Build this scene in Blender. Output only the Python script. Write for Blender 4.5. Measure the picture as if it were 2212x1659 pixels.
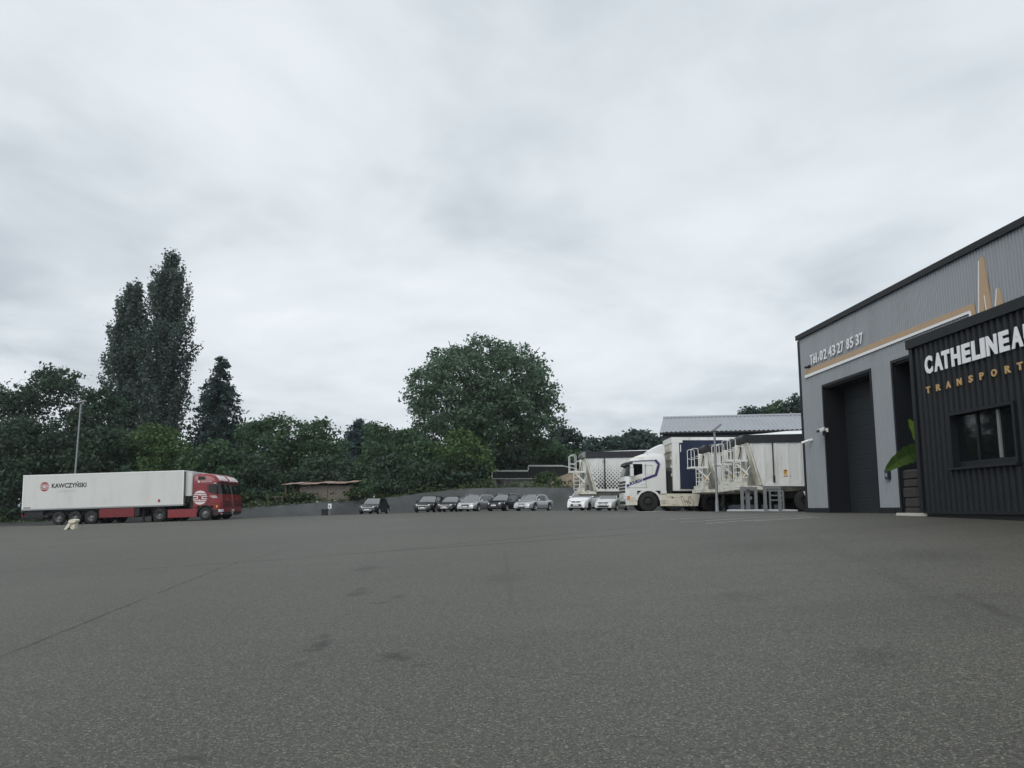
import bpy, math, random
import numpy as np
from mathutils import Matrix, Vector
R = math.radians
random.seed(7); rng = np.random.default_rng(11)
sc = bpy.context.scene
for o in list(bpy.data.objects): bpy.data.objects.remove(o)

# ------------------------------------------------------------------ camera
# photo pixels below are given on a 2212 x 1659 copy of the photograph
F, CX, CY, HZ, EYE = 1790., 1106., 829.5, 1102., 1.35
PITCH = math.atan((HZ-CY)/F); PC, PS = math.cos(PITCH), math.sin(PITCH)
cam = bpy.data.cameras.new('camera'); co = bpy.data.objects.new('camera', cam)
sc.collection.objects.link(co); sc.camera = co
cam.sensor_width = 36; cam.lens = 36*F/2212; cam.clip_start = .05; cam.clip_end = 3000
co.location = (0, 0, EYE); co.rotation_euler = (R(90)+PITCH, 0, 0)
# ------------------------------------------------------------------ world, overcast sky
SUN_DIR = Vector((-.45, -.75, .70)).normalized()
wd = bpy.data.worlds.new('World'); sc.world = wd; wd.use_nodes = True
nt = wd.node_tree; N = nt.nodes; L = nt.links; N.clear()
def nn(t, **k):
    n = N.new(t)
    for a, b in k.items(): setattr(n, a, b)
    return n
out = nn('ShaderNodeOutputWorld'); bg = nn('ShaderNodeBackground'); bg.inputs[1].default_value = .107
sky = nn('ShaderNodeTexSky', sky_type='NISHITA'); sky.sun_disc = False
sky.sun_elevation = math.asin(SUN_DIR.z); sky.sun_rotation = math.atan2(SUN_DIR.x, SUN_DIR.y)
tc = nn('ShaderNodeTexCoord'); sx = nn('ShaderNodeSeparateXYZ'); L.new(tc.outputs['Generated'], sx.inputs[0])
def mth(op, a, b=None, c=None):
    m = nn('ShaderNodeMath', operation=op)
    for i, q in enumerate((a, b, c)):
        if q is None: continue
        if isinstance(q, (int, float)): m.inputs[i].default_value = q
        else: L.new(q, m.inputs[i])
    return m.outputs[0]
den = mth('ADD', mth('MAXIMUM', sx.outputs[2], 0.0), .16)
cb = nn('ShaderNodeCombineXYZ'); L.new(mth('DIVIDE', sx.outputs[0], den), cb.inputs[0]); L.new(mth('DIVIDE', sx.outputs[1], den), cb.inputs[1])
def wnoise(scale, loc, detail, sxy=(1, 1)):
    mp = nn('ShaderNodeMapping'); mp.inputs['Location'].default_value = (*loc, 0); mp.inputs['Scale'].default_value = (*sxy, 1)
    L.new(cb.outputs[0], mp.inputs[0])
    t = nn('ShaderNodeTexNoise'); t.inputs['Scale'].default_value = scale; t.inputs['Detail'].default_value = detail
    t.inputs['Roughness'].default_value = .55; t.inputs['Distortion'].default_value = .4
    L.new(mp.outputs[0], t.inputs[0]); return t.outputs[0]
n1 = wnoise(.85, (3.3, 1.7), 4); n2 = wnoise(2.6, (8.1, 2.2), 6, (1, .8)); n3 = wnoise(.35, (1.2, 6.0), 2)
dens = mth('ADD', mth('ADD', mth('MULTIPLY', n1, .52), mth('MULTIPLY', n2, .24)), mth('MULTIPLY', n3, .3))
cr = nn('ShaderNodeValToRGB'); L.new(dens, cr.inputs[0])
cr.color_ramp.elements[0].position = .36; cr.color_ramp.elements[0].color = (.885, .93, .965, 1)
cr.color_ramp.elements[1].position = .68; cr.color_ramp.elements[1].color = (.45, .505, .555, 1)
el = cr.color_ramp.elements.new(.53); el.color = (.715, .768, .812, 1)
cl = nn('ShaderNodeVectorMath', operation='SCALE'); L.new(cr.outputs[0], cl.inputs[0]); cl.inputs['Scale'].default_value = 10.0
mx = nn('ShaderNodeMix', data_type='RGBA'); mx.inputs[0].default_value = .96
L.new(sky.outputs[0], mx.inputs[6]); L.new(cl.outputs[0], mx.inputs[7]); L.new(mx.outputs[2], bg.inputs[0]); L.new(bg.outputs[0], out.inputs[0])
# ------------------------------------------------------------------ sun (overcast: very soft)
sl = bpy.data.lights.new('sun', 'SUN'); so = bpy.data.objects.new('sun', sl); sc.collection.objects.link(so)
sl.energy = 1.5; sl.angle = R(45); sl.color = (1, .97, .93)
so.rotation_euler = SUN_DIR.to_track_quat('Z', 'Y').to_euler()
sc.view_settings.view_transform = 'Standard'; sc.view_settings.look = 'None'
sc.view_settings.exposure = 0; sc.view_settings.gamma = 1; sc.view_settings.use_curve_mapping = False

# ------------------------------------------------------------------ pixel helpers
def ray(x, y):
    a = (x-CX)/F; b = (CY-y)/F; Y = PC-b*PS
    return a/Y, (PS+b*PC)/Y
def at(x, y, Y):
    a, c = ray(x, y); return Vector((a*Y, Y, EYE+c*Y))
# ------------------------------------------------------------------ terrain height of the yard
CP = [(0, 0, 0), (0, -15, -.35), (-12, 0, -.08), (12, -5, .45), (-12, 14, .05), (-25, 30, .08), (-34, 48, .1), (-55, 45, -.2), (-60, 68, -.35),
      (0, 7, .27), (0, 14, .55), (0, 24, .83), (0, 36, 1.03), (0, 50, 1.18), (6, 8, .62), (8, 16, 1.05), (8, 25, 1.22), (8, 36, 1.28), (15, 10, 1.15), (14, 25, 1.28), (20, 45, 1.28),
      (-80, -30, -.5), (70, -30, .8), (70, 90, 1.4), (-80, 90, -.5), (70, 30, 1.3), (-80, 30, -.3), (30, 60, 1.3), (-14, 45, .6), (-22, 60, .55)]
for x, y, D in [(50, 1136, 66), (250, 1130, 66), (450, 1124, 66), (560, 1119.5, 68), (620, 1117, 70), (705, 1113, 73), (808, 1110.5, 75), (930, 1106.5, 75),
                (1050, 1104, 74), (1150, 1103.5, 72), (1230, 1103, 70), (1330, 1103, 69), (1390, 1105, 45), (1530, 1105.5, 43), (1549, 1106, 36.5),
                (1700, 1106, 36), (1757, 1107, 32), (1900, 1110, 25.5), (2000, 1115, 19), (2212, 1124, 15.5)]:
    p = at(x, y, D); CP.append((p.x, p.y, p.z))
CP = np.array(CP)
def _phi(r2): return np.where(r2 > 1e-9, r2*np.log(r2+1e-12)*.5, 0)
_n = len(CP); _d = ((CP[:, None, :2]-CP[None, :, :2])**2).sum(-1)
_A = np.zeros((_n+3, _n+3)); _A[:_n, :_n] = _phi(_d)+np.eye(_n)*6.0; _A[:_n, _n] = 1; _A[:_n, _n+1:] = CP[:, :2]; _A[_n:, :_n] = _A[:_n, _n:].T
_w = np.linalg.solve(_A, np.r_[CP[:, 2], 0, 0, 0])
def zgrid(X, Y):
    X = np.asarray(X, float); Y = np.asarray(Y, float); z = _w[_n]+_w[_n+1]*X+_w[_n+2]*Y
    for i in range(_n): z = z+_w[i]*_phi((X-CP[i, 0])**2+(Y-CP[i, 1])**2)
    return z
_Yt = np.concatenate([np.arange(.5, 30, .05), np.arange(30, 90, .1)])
def zg(x, y): return float(zgrid(x, y))
def ground_px(x, y):
    a, c = ray(x, y); h = (EYE+c*_Yt)-zgrid(a*_Yt, _Yt); k = np.argmax(h < 0)
    Y = _Yt[k] if h[k] < 0 else 80.; return Vector((a*Y, Y, zg(a*Y, Y)))

# ------------------------------------------------------------------ materials
def mat(name, col, rough=.6, metal=0, var=0., vscale=3., bump=0., bscale=30., spec=.5, ior=1.45, coat=0., dirt=None, dscale=2., dlo=.45, dhi=.7, streak=1.):
    m = bpy.data.materials.new(name); m.use_nodes = True; t = m.node_tree; b = t.nodes['Principled BSDF']
    b.inputs['Base Color'].default_value = (*col, 1); b.inputs['Roughness'].default_value = rough; b.inputs['Metallic'].default_value = metal
    b.inputs['Specular IOR Level'].default_value = spec; b.inputs['IOR'].default_value = ior; b.inputs['Coat Weight'].default_value = coat; b.inputs['Coat Roughness'].default_value = .05
    src = None
    if var or dirt or bump: c = t.nodes.new('ShaderNodeTexCoord')
    if var:
        n = t.nodes.new('ShaderNodeTexNoise'); n.inputs['Scale'].default_value = vscale; n.inputs['Detail'].default_value = 5
        t.links.new(c.outputs['Object'], n.inputs[0])
        x = t.nodes.new('ShaderNodeMix'); x.data_type = 'RGBA'; t.links.new(n.outputs[0], x.inputs[0])
        x.inputs[6].default_value = (*[max(0, q*(1-var)) for q in col], 1); x.inputs[7].default_value = (*[min(1, q*(1+var)) for q in col], 1); src = x.outputs[2]
    if dirt:
        mp = t.nodes.new('ShaderNodeMapping'); mp.inputs['Scale'].default_value = (1, 1, streak); t.links.new(c.outputs['Object'], mp.inputs[0])
        n = t.nodes.new('ShaderNodeTexNoise'); n.inputs['Scale'].default_value = dscale; n.inputs['Detail'].default_value = 8; n.inputs['Roughness'].default_value = .65
        t.links.new(mp.outputs[0], n.inputs[0]); mr = t.nodes.new('ShaderNodeMapRange'); mr.inputs[1].default_value = dlo; mr.inputs[2].default_value = dhi
        t.links.new(n.outputs[0], mr.inputs[0]); x = t.nodes.new('ShaderNodeMix'); x.data_type = 'RGBA'; t.links.new(mr.outputs[0], x.inputs[0])
        if src: t.links.new(src, x.inputs[6])
        else: x.inputs[6].default_value = (*col, 1)
        x.inputs[7].default_value = (*dirt, 1); src = x.outputs[2]
    if src: t.links.new(src, b.inputs['Base Color'])
    if bump:
        n = t.nodes.new('ShaderNodeTexNoise'); n.inputs['Scale'].default_value = bscale; n.inputs['Detail'].default_value = 4; t.links.new(c.outputs['Object'], n.inputs[0])
        u = t.nodes.new('ShaderNodeBump'); u.inputs['Strength'].default_value = bump; u.inputs['Distance'].default_value = .05; t.links.new(n.outputs[0], u.inputs['Height']); t.links.new(u.outputs[0], b.inputs['Normal'])
    return m
def leafmat(name, c0, c1, rough=.5):
    m = bpy.data.materials.new(name); m.use_nodes = True; t = m.node_tree; b = t.nodes['Principled BSDF']
    a = t.nodes.new('ShaderNodeAttribute'); a.attribute_name = 'tint'
    x = t.nodes.new('ShaderNodeMix'); x.data_type = 'RGBA'; t.links.new(a.outputs['Fac'], x.inputs[0]); x.inputs[6].default_value = (*c0, 1); x.inputs[7].default_value = (*c1, 1)
    t.links.new(x.outputs[2], b.inputs['Base Color']); b.inputs['Roughness'].default_value = rough; b.inputs['Specular IOR Level'].default_value = .18
    tr = t.nodes.new('ShaderNodeBsdfTranslucent'); t.links.new(x.outputs[2], tr.inputs[0]); ms = t.nodes.new('ShaderNodeMixShader'); ms.inputs[0].default_value = .3
    t.links.new(b.outputs[0], ms.inputs[1]); t.links.new(tr.outputs[0], ms.inputs[2]); t.links.new(ms.outputs[0], t.nodes['Material Output'].inputs[0]); return m
M = dict(
 grey_clad=mat('grey_cladding', (.265, .285, .31), .45, .0, .05, .6, spec=.5, dirt=(.22, .235, .25), dscale=.8, dlo=.5, dhi=.8, streak=.15),
 dark_clad=mat('anthracite_cladding', (.012, .0145, .018), .5, 0, .08, .8, spec=.3),
 dark_trim=mat('dark_trim', (.009, .011, .014), .5, 0, .08, 2, spec=.3),
 door=mat('roller_door', (.022, .026, .031), .55, 0, .06, 2, spec=.3),
 glass=mat('dark_glass', (.006, .008, .009), .03, 0, spec=.5, ior=1.5),
 carglass=mat('car_glass', (.012, .014, .015), .05, 0, spec=.5, ior=1.55), screen=mat('windscreen_glass', (.03, .036, .038), .05, 0, spec=.9, ior=2.1),
 gold=mat('ochre_panel', (.42, .295, .18), .5, 0, .06, 1.5),
 white=mat('white_panel', (.78, .79, .79), .5, 0, .04, 2),
 letter=mat('white_letter', (.74, .76, .78), .5, 0, .03, 2),
 goldletter=mat('ochre_letter', (.46, .30, .13), .5, 0, .03, 2),
 trailer=mat('trailer_white', (.61, .625, .61), .45, 0, .03, .8, dirt=(.52, .51, .47), dscale=1.2, dlo=.5, dhi=.85, streak=.3),
 tipper=mat('tipper_white', (.67, .685, .67), .5, 0, .04, 1.5, dirt=(.40, .385, .34), dscale=2.2, dlo=.50, dhi=.8, streak=.25),
 grimy=mat('grimy_white', (.66, .65, .58), .6, 0, .06, 3, dirt=(.22, .19, .15), dscale=3, dlo=.48, dhi=.72, streak=.35),
 cabwhite=mat('cab_white', (.67, .685, .675), .32, 0, .03, 2, coat=.3, dirt=(.62, .60, .54), dscale=2.5, dlo=.55, dhi=.85, streak=.4),
 skirt=mat('skirt_cream', (.62, .59, .49), .5, 0, .05, 2, dirt=(.30, .26, .19), dscale=3, dlo=.5, dhi=.75, streak=2.5),
 red=mat('cab_red', (.20, .014, .020), .35, 0, .05, 2, coat=.4),
 redplain=mat('chassis_red', (.15, .014, .020), .5, 0, .1, 2),
 navy=mat('navy_stripe', (.035, .028, .13), .45), paleyellow=mat('pale_yellow', (.72, .62, .40), .5),
 bluecurtain=mat('blue_curtain', (.005, .013, .042), .55, 0, .12, 1.2, bump=.3, bscale=2.5),
 rubber=mat('rubber', (.016, .016, .017), .8, 0, .2, 6), black=mat('black_plastic', (.014, .015, .017), .55, 0, .1, 4),
 under=mat('underbody', (.02, .02, .021), .8, 0, .2, 3), tarp=mat('black_tarp', (.022, .024, .03), .6, 0, .2, 2, bump=.3, bscale=6),
 steel=mat('galvanised', (.25, .265, .28), .5, .5, .12, 4), alu=mat('alloy', (.55, .56, .57), .35, .7), chrome=mat('chrome', (.7, .7, .7), .15, 1),
 lamp=mat('lamp_glass', (.55, .57, .58), .12, 0, spec=.8), amber=mat('amber', (.55, .16, .02), .3), tail=mat('tail_red', (.25, .01, .01), .3),
 print_dark=mat('print_dark', (.022, .022, .026), .6), print_red=mat('print_red', (.30, .025, .03), .5), print_grey=mat('print_grey', (.44, .43, .42), .6),
 decal=mat('decal_white', (.66, .60, .60), .45), yellow=mat('sticker_yellow', (.60, .40, .05), .5), plate=mat('number_plate', (.66, .67, .67), .5),
 c_black=mat('paint_black', (.006, .007, .009), .3, 0, spec=.3, coat=.12), c_dark=mat('paint_dark', (.014, .014, .016), .3, 0, spec=.3, coat=.12), c_navy=mat('paint_blueblack', (.007, .008, .014), .3, 0, spec=.3, coat=.12),
 c_silver=mat('paint_silver', (.40, .41, .42), .32, .5, coat=.5), c_silver2=mat('paint_light_silver', (.46, .47, .49), .3, .45, coat=.5), c_white=mat('paint_white', (.74, .75, .76), .3, 0, coat=.5),
 c_pale=mat('paint_pale_grey', (.58, .59, .58), .32, .1, coat=.5),
 roofmetal=mat('roof_sheet', (.29, .31, .335), .5, .1, .05, .4, dirt=(.24, .26, .28), dscale=.5, dlo=.45, dhi=.8),
 navyclad=mat('dark_blue_cladding', (.034, .042, .055), .5, 0, .06, 1), bark=mat('bark', (.055, .048, .038), .9, 0, .35, 4, bump=.6, bscale=12),
 concrete=mat('concrete', (.42, .41, .37), .85, 0, .12, 1.5, bump=.2, bscale=30), wood=mat('old_wood', (.16, .13, .10), .85, 0, .25, 5), block=mat('concrete_block', (.16, .145, .125), .9, 0, .18, 3, bump=.4, bscale=25),
 rust=mat('rusty_sheet', (.30, .19, .15), .8, 0, .25, 2.5, dirt=(.40, .36, .33), dscale=2, dlo=.45, dhi=.65), earth=mat('bare_earth', (.19, .155, .115), .95, 0, .45, 1.2, bump=1, bscale=3),
 cream=mat('weathered_plastic', (.66, .63, .52), .6, 0, .08, 6, dirt=(.42, .38, .30), dscale=6, dlo=.5, dhi=.75), housewall=mat('house_wall', (.42, .42, .40), .8, 0, .08, 1), slate=mat('dark_slate', (.022, .022, .028), .6, 0, .15, 2),
 darkblock=mat('dark_stone', (.035, .034, .032), .9, 0, .3, 3, bump=.4, bscale=25), truckrim=mat('truck_rim', (.17, .175, .18), .5, .3, .2, 8), darkgrey=mat('bin_plastic', (.012, .012, .014), .5), banana=leafmat('banana_leaf', (.035, .07, .018), (.15, .25, .03), .35), stem=mat('green_stem', (.12, .16, .05), .6, 0, .2, 5), stone=mat('pale_stone', (.55, .54, .5), .85, 0, .1, 5),
)
# ------------------------------------------------------------------ mesh builder
class MB:
    def __init__(s): s.v = []; s.f = []
    def add(s, v, f):
        k = len(s.v); s.v += [tuple(p) for p in v]; s.f += [tuple(i+k for i in q) for q in f]; return s
    def box(s, x0, x1, y0, y1, z0, z1):
        return s.add([(x0,y0,z0),(x1,y0,z0),(x1,y1,z0),(x0,y1,z0),(x0,y0,z1),(x1,y0,z1),(x1,y1,z1),(x0,y1,z1)],
                     [(0,3,2,1),(4,5,6,7),(0,1,5,4),(1,2,6,5),(2,3,7,6),(3,0,4,7)])
    def loft(s, rings, cap=True, closed=True):
        n = len(rings[0]); v = [p for r in rings for p in r]; f = []
        for i in range(len(rings)-1):
            for j in range(n if closed else n-1):
                a = i*n+j; b = i*n+(j+1) % n; f.append((a, b, b+n, a+n))
        if cap: f.append(tuple(range(n))[::-1]); f.append(tuple(range((len(rings)-1)*n, len(rings)*n)))
        return s.add(v, f)
    def prism(s, poly, y0, y1, plane='xz'):
        g = {'xz': lambda p, q: (p[0], q, p[1]), 'xy': lambda p, q: (p[0], p[1], q), 'yz': lambda p, q: (q, p[0], p[1])}[plane]
        return s.loft([[g(p, y0) for p in poly], [g(p, y1) for p in poly]])
    def cyl(s, p0, p1, r0, r1=None, n=10):
        r1 = r0 if r1 is None else r1; p0 = Vector(p0); p1 = Vector(p1); d = (p1-p0).normalized(); u = d.orthogonal().normalized(); w = d.cross(u)
        return s.loft([[p+(u*math.cos(2*math.pi*k/n)+w*math.sin(2*math.pi*k/n))*r for k in range(n)] for p, r in ((p0, r0), (p1, r1))])
    def tube(s, pts, r, n=6):
        for a, b in zip(pts[:-1], pts[1:]): s.cyl(a, b, r, r, n)
        return s
    def lathe(s, prof, n=28, c=(0, 0, 0)):     # profile (r, y) turned about the y axis
        rings = [[(c[0]+r*math.cos(2*math.pi*k/n), c[1]+y, c[2]+r*math.sin(2*math.pi*k/n)) for k in range(n)] for r, y in prof]
        return s.loft(rings, cap=False)
    def disc(s, c, r, n=20, ax='y', off=0):
        pts = [(c[0]+r*math.cos(2*math.pi*k/n), c[1], c[2]+r*math.sin(2*math.pi*k/n)) for k in range(n)]
        return s.add(pts, [tuple(range(n))])
    def mesh(s, name, mt, smooth=None):
        me = bpy.data.meshes.new(name); me.from_pydata(s.v, [], s.f); me.materials.append(mt)
        import bmesh
        b = bmesh.new(); b.from_mesh(me); bmesh.ops.recalc_face_normals(b, faces=b.faces); b.to_mesh(me); b.free()
        if smooth: 
            me.polygons.foreach_set('use_smooth', [True]*len(me.polygons)); me.set_sharp_from_angle(angle=R(smooth))
        return me
    def build(s, name, mt, parent=None, smooth=None, loc=None):
        return link(name, s.mesh(name, mt, smooth), parent, loc)
def link(name, me, parent=None, loc=None):
    o = bpy.data.objects.new(name, me); sc.collection.objects.link(o); o.parent = parent
    if loc is not None: o.location = loc
    return o
def tag(o, label=None, cat=None, group=None, kind=None):
    for k, v in (('label', label), ('category', cat), ('group', group), ('kind', kind)):
        if v: o[k] = v
    return o
def thing(name, label, cat, mtx=None, group=None):
    o = bpy.data.objects.new(name, None); sc.collection.objects.link(o); o.empty_display_size = .2
    if mtx is not None: o.matrix_world = mtx if isinstance(mtx, Matrix) else Matrix.Translation(mtx)
    return tag(o, label, cat, group)
def copy_tree(o, parent=None):
    c = o.copy(); sc.collection.objects.link(c); c.parent = parent
    for ch in [q for q in bpy.data.objects if q.parent == o]: copy_tree(ch, c)
    return c
_gc = {}
def glyph(ch, bold=.02):
    """outline of one character or word as flat triangles in the unit box plus its aspect"""
    if (ch, bold) in _gc: return _gc[(ch, bold)]
    cu = bpy.data.curves.new('glyph', 'FONT'); cu.body = ch; cu.size = 1; cu.offset = bold; cu.resolution_u = 3
    o = bpy.data.objects.new('glyph', cu); sc.collection.objects.link(o); dg = bpy.context.evaluated_depsgraph_get()
    me = bpy.data.meshes.new_from_object(o.evaluated_get(dg)); v = np.array([tuple(q.co) for q in me.vertices]); f = [tuple(p.vertices) for p in me.polygons]
    bpy.data.objects.remove(o); bpy.data.curves.remove(cu); bpy.data.meshes.remove(me)
    lo = v.min(0); hi = v.max(0); u = (v[:, :2]-lo[:2])/(hi[:2]-lo[:2]); _gc[(ch, bold)] = (u, f, (hi[0]-lo[0])/(hi[1]-lo[1])); return _gc[(ch, bold)]
def glyph_mesh(name, ch, fn, thick, mt, bold=.02):
    """fn(u, v, d) -> point; a flat face at depth thick with side walls"""
    u, f, _ = glyph(ch, bold); n = len(u); V = [fn(a, b, thick) for a, b in u]; Fc = list(f)
    if thick > .011:
        V += [fn(a, b, 0) for a, b in u]; cnt = {}
        for q in f:
            for a, b in zip(q, q[1:]+q[:1]): cnt[(a, b)] = 1
        for a, b in list(cnt):
            if (b, a) not in cnt: Fc.append((b, a, a+n, b+n))
    m = MB(); m.add(V, Fc); return m.build(name, mt)
def vehicle_mtx(pos, heading, wb):
    """frame on the yard: x along heading, z up, tilted with the ground between the axles"""
    h = Vector((heading[0], heading[1], 0)).normalized(); x, y = pos
    f = Vector((x+h.x*wb/2, y+h.y*wb/2, 0)); b = Vector((x-h.x*wb/2, y-h.y*wb/2, 0)); f.z = zg(f.x, f.y); b.z = zg(b.x, b.y)
    X = (f-b).normalized(); Y = Vector((0, 0, 1)).cross(X).normalized(); Z = X.cross(Y); c = (f+b)/2
    return Matrix(((X.x, Y.x, Z.x, c.x), (X.y, Y.y, Z.y, c.y), (X.z, Y.z, Z.z, c.z-.012), (0, 0, 0, 1)))
# ================================================================== SETTING
# yard
gx = np.arange(-80, 70.1, .75); gy = np.arange(-30, 86.1, .75); GX, GY = np.meshgrid(gx, gy); GZ = zgrid(GX, GY)
V = np.stack([GX.ravel(), GY.ravel(), GZ.ravel()], 1); nx = len(gx); ny = len(gy)
I = (np.arange(ny-1)[:, None]*nx+np.arange(nx-1)[None]).ravel(); Fq = np.stack([I, I+1, I+1+nx, I+nx], 1)
me = bpy.data.meshes.new('asphalt_yard'); me.from_pydata(V.tolist(), [], Fq.tolist()); me.polygons.foreach_set('use_smooth', [True]*len(me.polygons))
am = bpy.data.materials.new('asphalt'); am.use_nodes = True; nt = am.node_tree; N = nt.nodes; L = nt.links; pb = N['Principled BSDF']
tc = nn('ShaderNodeTexCoord'); P = tc.outputs['Object']
def noise(scale, detail=4, rough=.5, vec=None):
    t = nn('ShaderNodeTexNoise'); t.inputs['Scale'].default_value = scale; t.inputs['Detail'].default_value = detail; t.inputs['Roughness'].default_value = rough
    L.new(vec or P, t.inputs[0]); return t.outputs[0]
def ramp(v, a, b, lo=0., hi=1.):
    t = nn('ShaderNodeMapRange', interpolation_type='SMOOTHSTEP'); L.new(v, t.inputs[0])
    for i, q in enumerate((a, b, lo, hi)): t.inputs[i+1].default_value = q
    return t.outputs[0]
def mixc(f, a, b):
    t = nn('ShaderNodeMix', data_type='RGBA')
    for i, q in ((0, f), (6, a), (7, b)):
        if isinstance(q, (int, float)): t.inputs[i].default_value = q
        elif isinstance(q, tuple): t.inputs[i].default_value = (*q, 1)
        else: L.new(q, t.inputs[i])
    return t.outputs[2]
big = noise(.09, 5, .6); mid = noise(.7, 5, .6)
base = mixc(ramp(big, .35, .68), (.053, .0505, .038), (.076, .073, .056))
base = mixc(ramp(mid, .45, .75, 0, .5), base, (.042, .040, .031))
smp = nn('ShaderNodeMapping'); smp.inputs['Scale'].default_value = (.10, .9, 1); smp.inputs['Rotation'].default_value = (0, 0, R(12)); L.new(P, smp.inputs[0])
base = mixc(ramp(noise(1.0, 5, .6, smp.outputs[0]), .50, .72, 0, .5), base, (.036, .034, .027))
vo = nn('ShaderNodeTexVoronoi'); vo.inputs['Scale'].default_value = 105; L.new(P, vo.inputs[0])
sep = nn('ShaderNodeSeparateColor'); L.new(vo.outputs['Color'], sep.inputs[0])
base = mixc(ramp(sep.outputs[0], .78, .98, 0, .7), base, (.235, .23, .19))
base = mixc(ramp(sep.outputs[1], .70, .9, 0, .75), base, (.015, .0145, .0135))
gr = noise(38, 3, .7); base = mixc(ramp(gr, .52, .68, 0, .55), base, (.024, .022, .019))
wob = noise(1.6, 4, .6); wob2 = noise(9, 3, .6)
sp = nn('ShaderNodeSeparateXYZ'); L.new(P, sp.inputs[0])
dark = None
def addmask(v):
    global dark
    dark = v if dark is None else mth('MAXIMUM', dark, v)
def seam(pa, pb_, width, k=.7):            # a joint in the asphalt between two points of the yard
    a = ground_px(*pa); b = ground_px(*pb_); t = (b-a); t.z = 0; ln = t.length; t /= ln; n = Vector((-t.y, t.x, 0))
    dn = mth('SUBTRACT', mth('ADD', mth('MULTIPLY', sp.outputs[0], n.x), mth('MULTIPLY', sp.outputs[1], n.y)), n.x*a.x+n.y*a.y)
    dt = mth('SUBTRACT', mth('ADD', mth('MULTIPLY', sp.outputs[0], t.x), mth('MULTIPLY', sp.outputs[1], t.y)), t.x*a.x+t.y*a.y)
    d = mth('ABSOLUTE', mth('ADD', dn, mth('MULTIPLY', mth('SUBTRACT', wob, .5), width*2.0)))
    m_ = ramp(mth('ADD', d, mth('MULTIPLY', wob2, width*1.4)), width*.6, width*1.7, k, 0)
    inside = mth('MULTIPLY', ramp(dt, -.8, .8), ramp(dt, ln-1.5, ln+1.5, 1, 0))
    addmask(mth('MULTIPLY', mth('MULTIPLY', m_, inside), ramp(wob, .30, .5, .25, 1)))
seam((0, 1422), (480, 1226), .035, .8); seam((480, 1226), (640, 1180), .05, .5); seam((700, 1200), (1420, 1150), .12, .95); seam((250, 1232), (700, 1203), .10, .7)
seam((860, 1187), (1330, 1143), .10, .9); seam((0, 1236), (250, 1218), .12, .7); seam((0, 1188), (260, 1170), .2, .5); seam((1090, 1190), (1106, 1300), .06, .22); seam((1750, 1160), (2100, 1330), .25, .2); seam((2080, 1290), (2212, 1345), .12, .5)
def stain(x, y, rx, ry, k):
    a = ground_px(x, y); m_ = nn('ShaderNodeMapping'); m_.inputs['Location'].default_value = (-a.x/rx, -a.y/ry, 0); m_.inputs['Scale'].default_value = (1/rx, 1/ry, 0); L.new(P, m_.inputs[0])
    l = nn('ShaderNodeVectorMath', operation='LENGTH'); L.new(m_.outputs[0], l.inputs[0])
    addmask(ramp(mth('ADD', l.outputs['Value'], mth('ADD', mth('MULTIPLY', wob2, 2.2), mth('MULTIPLY', mth('SUBTRACT', gr, .5), 1.2))), 1.1, 2.1, k, 0))
for q in [(772, 1283, .2, .42, .55), (793, 1229, .3, .7, .45), (690, 1395, .15, .38, .6), (848, 1420, .17, .24, .6), (700, 1378, .10, .2, .5), (868, 1425, .12, .1, .5), (780, 1272, .14, .2, .45), (822, 1302, .2, .12, .4), (862, 1290, .14, .3, .35), (405, 1640, .14, .12, .45), (640, 1440, .10, .25, .3),
          (905, 1440, .1, .1, .4), (1090, 1250, .4, .9, .25), (1600, 1290, .5, .5, .25), (2000, 1200, 1.0, 1.3, .3), (1900, 1420, .4, .5, .25), (1650, 1180, 1.5, 2., .25)]: stain(*q)
base = mixc(dark, base, (.012, .012, .011))
L.new(base, pb.inputs['Base Color']); pb.inputs['Roughness'].default_value = .62; L.new(mth('MULTIPLY', mth('SUBTRACT', 1.0, mth('MULTIPLY', dark, .7)), mth('MULTIPLY', ramp(gr, .35, .65, 1.25, .6), .55)), pb.inputs['Specular IOR Level'])
bh = mth('ADD', mth('MULTIPLY', vo.outputs['Distance'], .5), gr); bu = nn('ShaderNodeBump'); bu.inputs['Strength'].default_value = .35; bu.inputs['Distance'].default_value = .012
L.new(bh, bu.inputs['Height']); L.new(bu.outputs[0], pb.inputs['Normal'])
me.materials.append(am); tag(link('asphalt_yard', me), kind='structure')
# embankment and the ground above it
TOE = [(-700, 1146, 74), (-300, 1142, 74), (0, 1137, 74.5), (300, 1129, 75), (500, 1122, 75), (600, 1117, 76), (705, 1111.5, 77), (810, 1108.5, 79), (900, 1105, 80), (1000, 1104, 80.5), (1200, 1102.5, 80), (1340, 1102, 80), (1700, 1102, 81), (2300, 1102, 83), (3000, 1102, 84)]
TOP = [(-700, 1142), (-300, 1137), (0, 1129), (300, 1116), (500, 1099), (600, 1091), (705, 1083), (820, 1076), (880, 1069), (960, 1060), (1000, 1055), (1100, 1053.5), (1230, 1053), (1340, 1053), (1700, 1053), (2300, 1053), (3000, 1053)]
toe = np.array([tuple(at(*q)) for q in TOE]); xs = np.arange(-75, 70, .8)
tx = np.interp(xs, toe[:, 0], toe[:, 0]); ty = np.interp(xs, toe[:, 0], toe[:, 1])
pxs = CX+xs/ty*F*1.0115; topy = np.interp(pxs, [q[0] for q in TOP], [q[1] for q in TOP])
hh = np.array([at(a, b, c+1.3).z for a, b, c in zip(pxs, topy, ty)])
def nz(i, k): return .20*math.sin(i*1.7+k*.5)+.16*math.sin(i*.63+k*.9)+.10*math.sin(i*3.1+k)
rows = []
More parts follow.
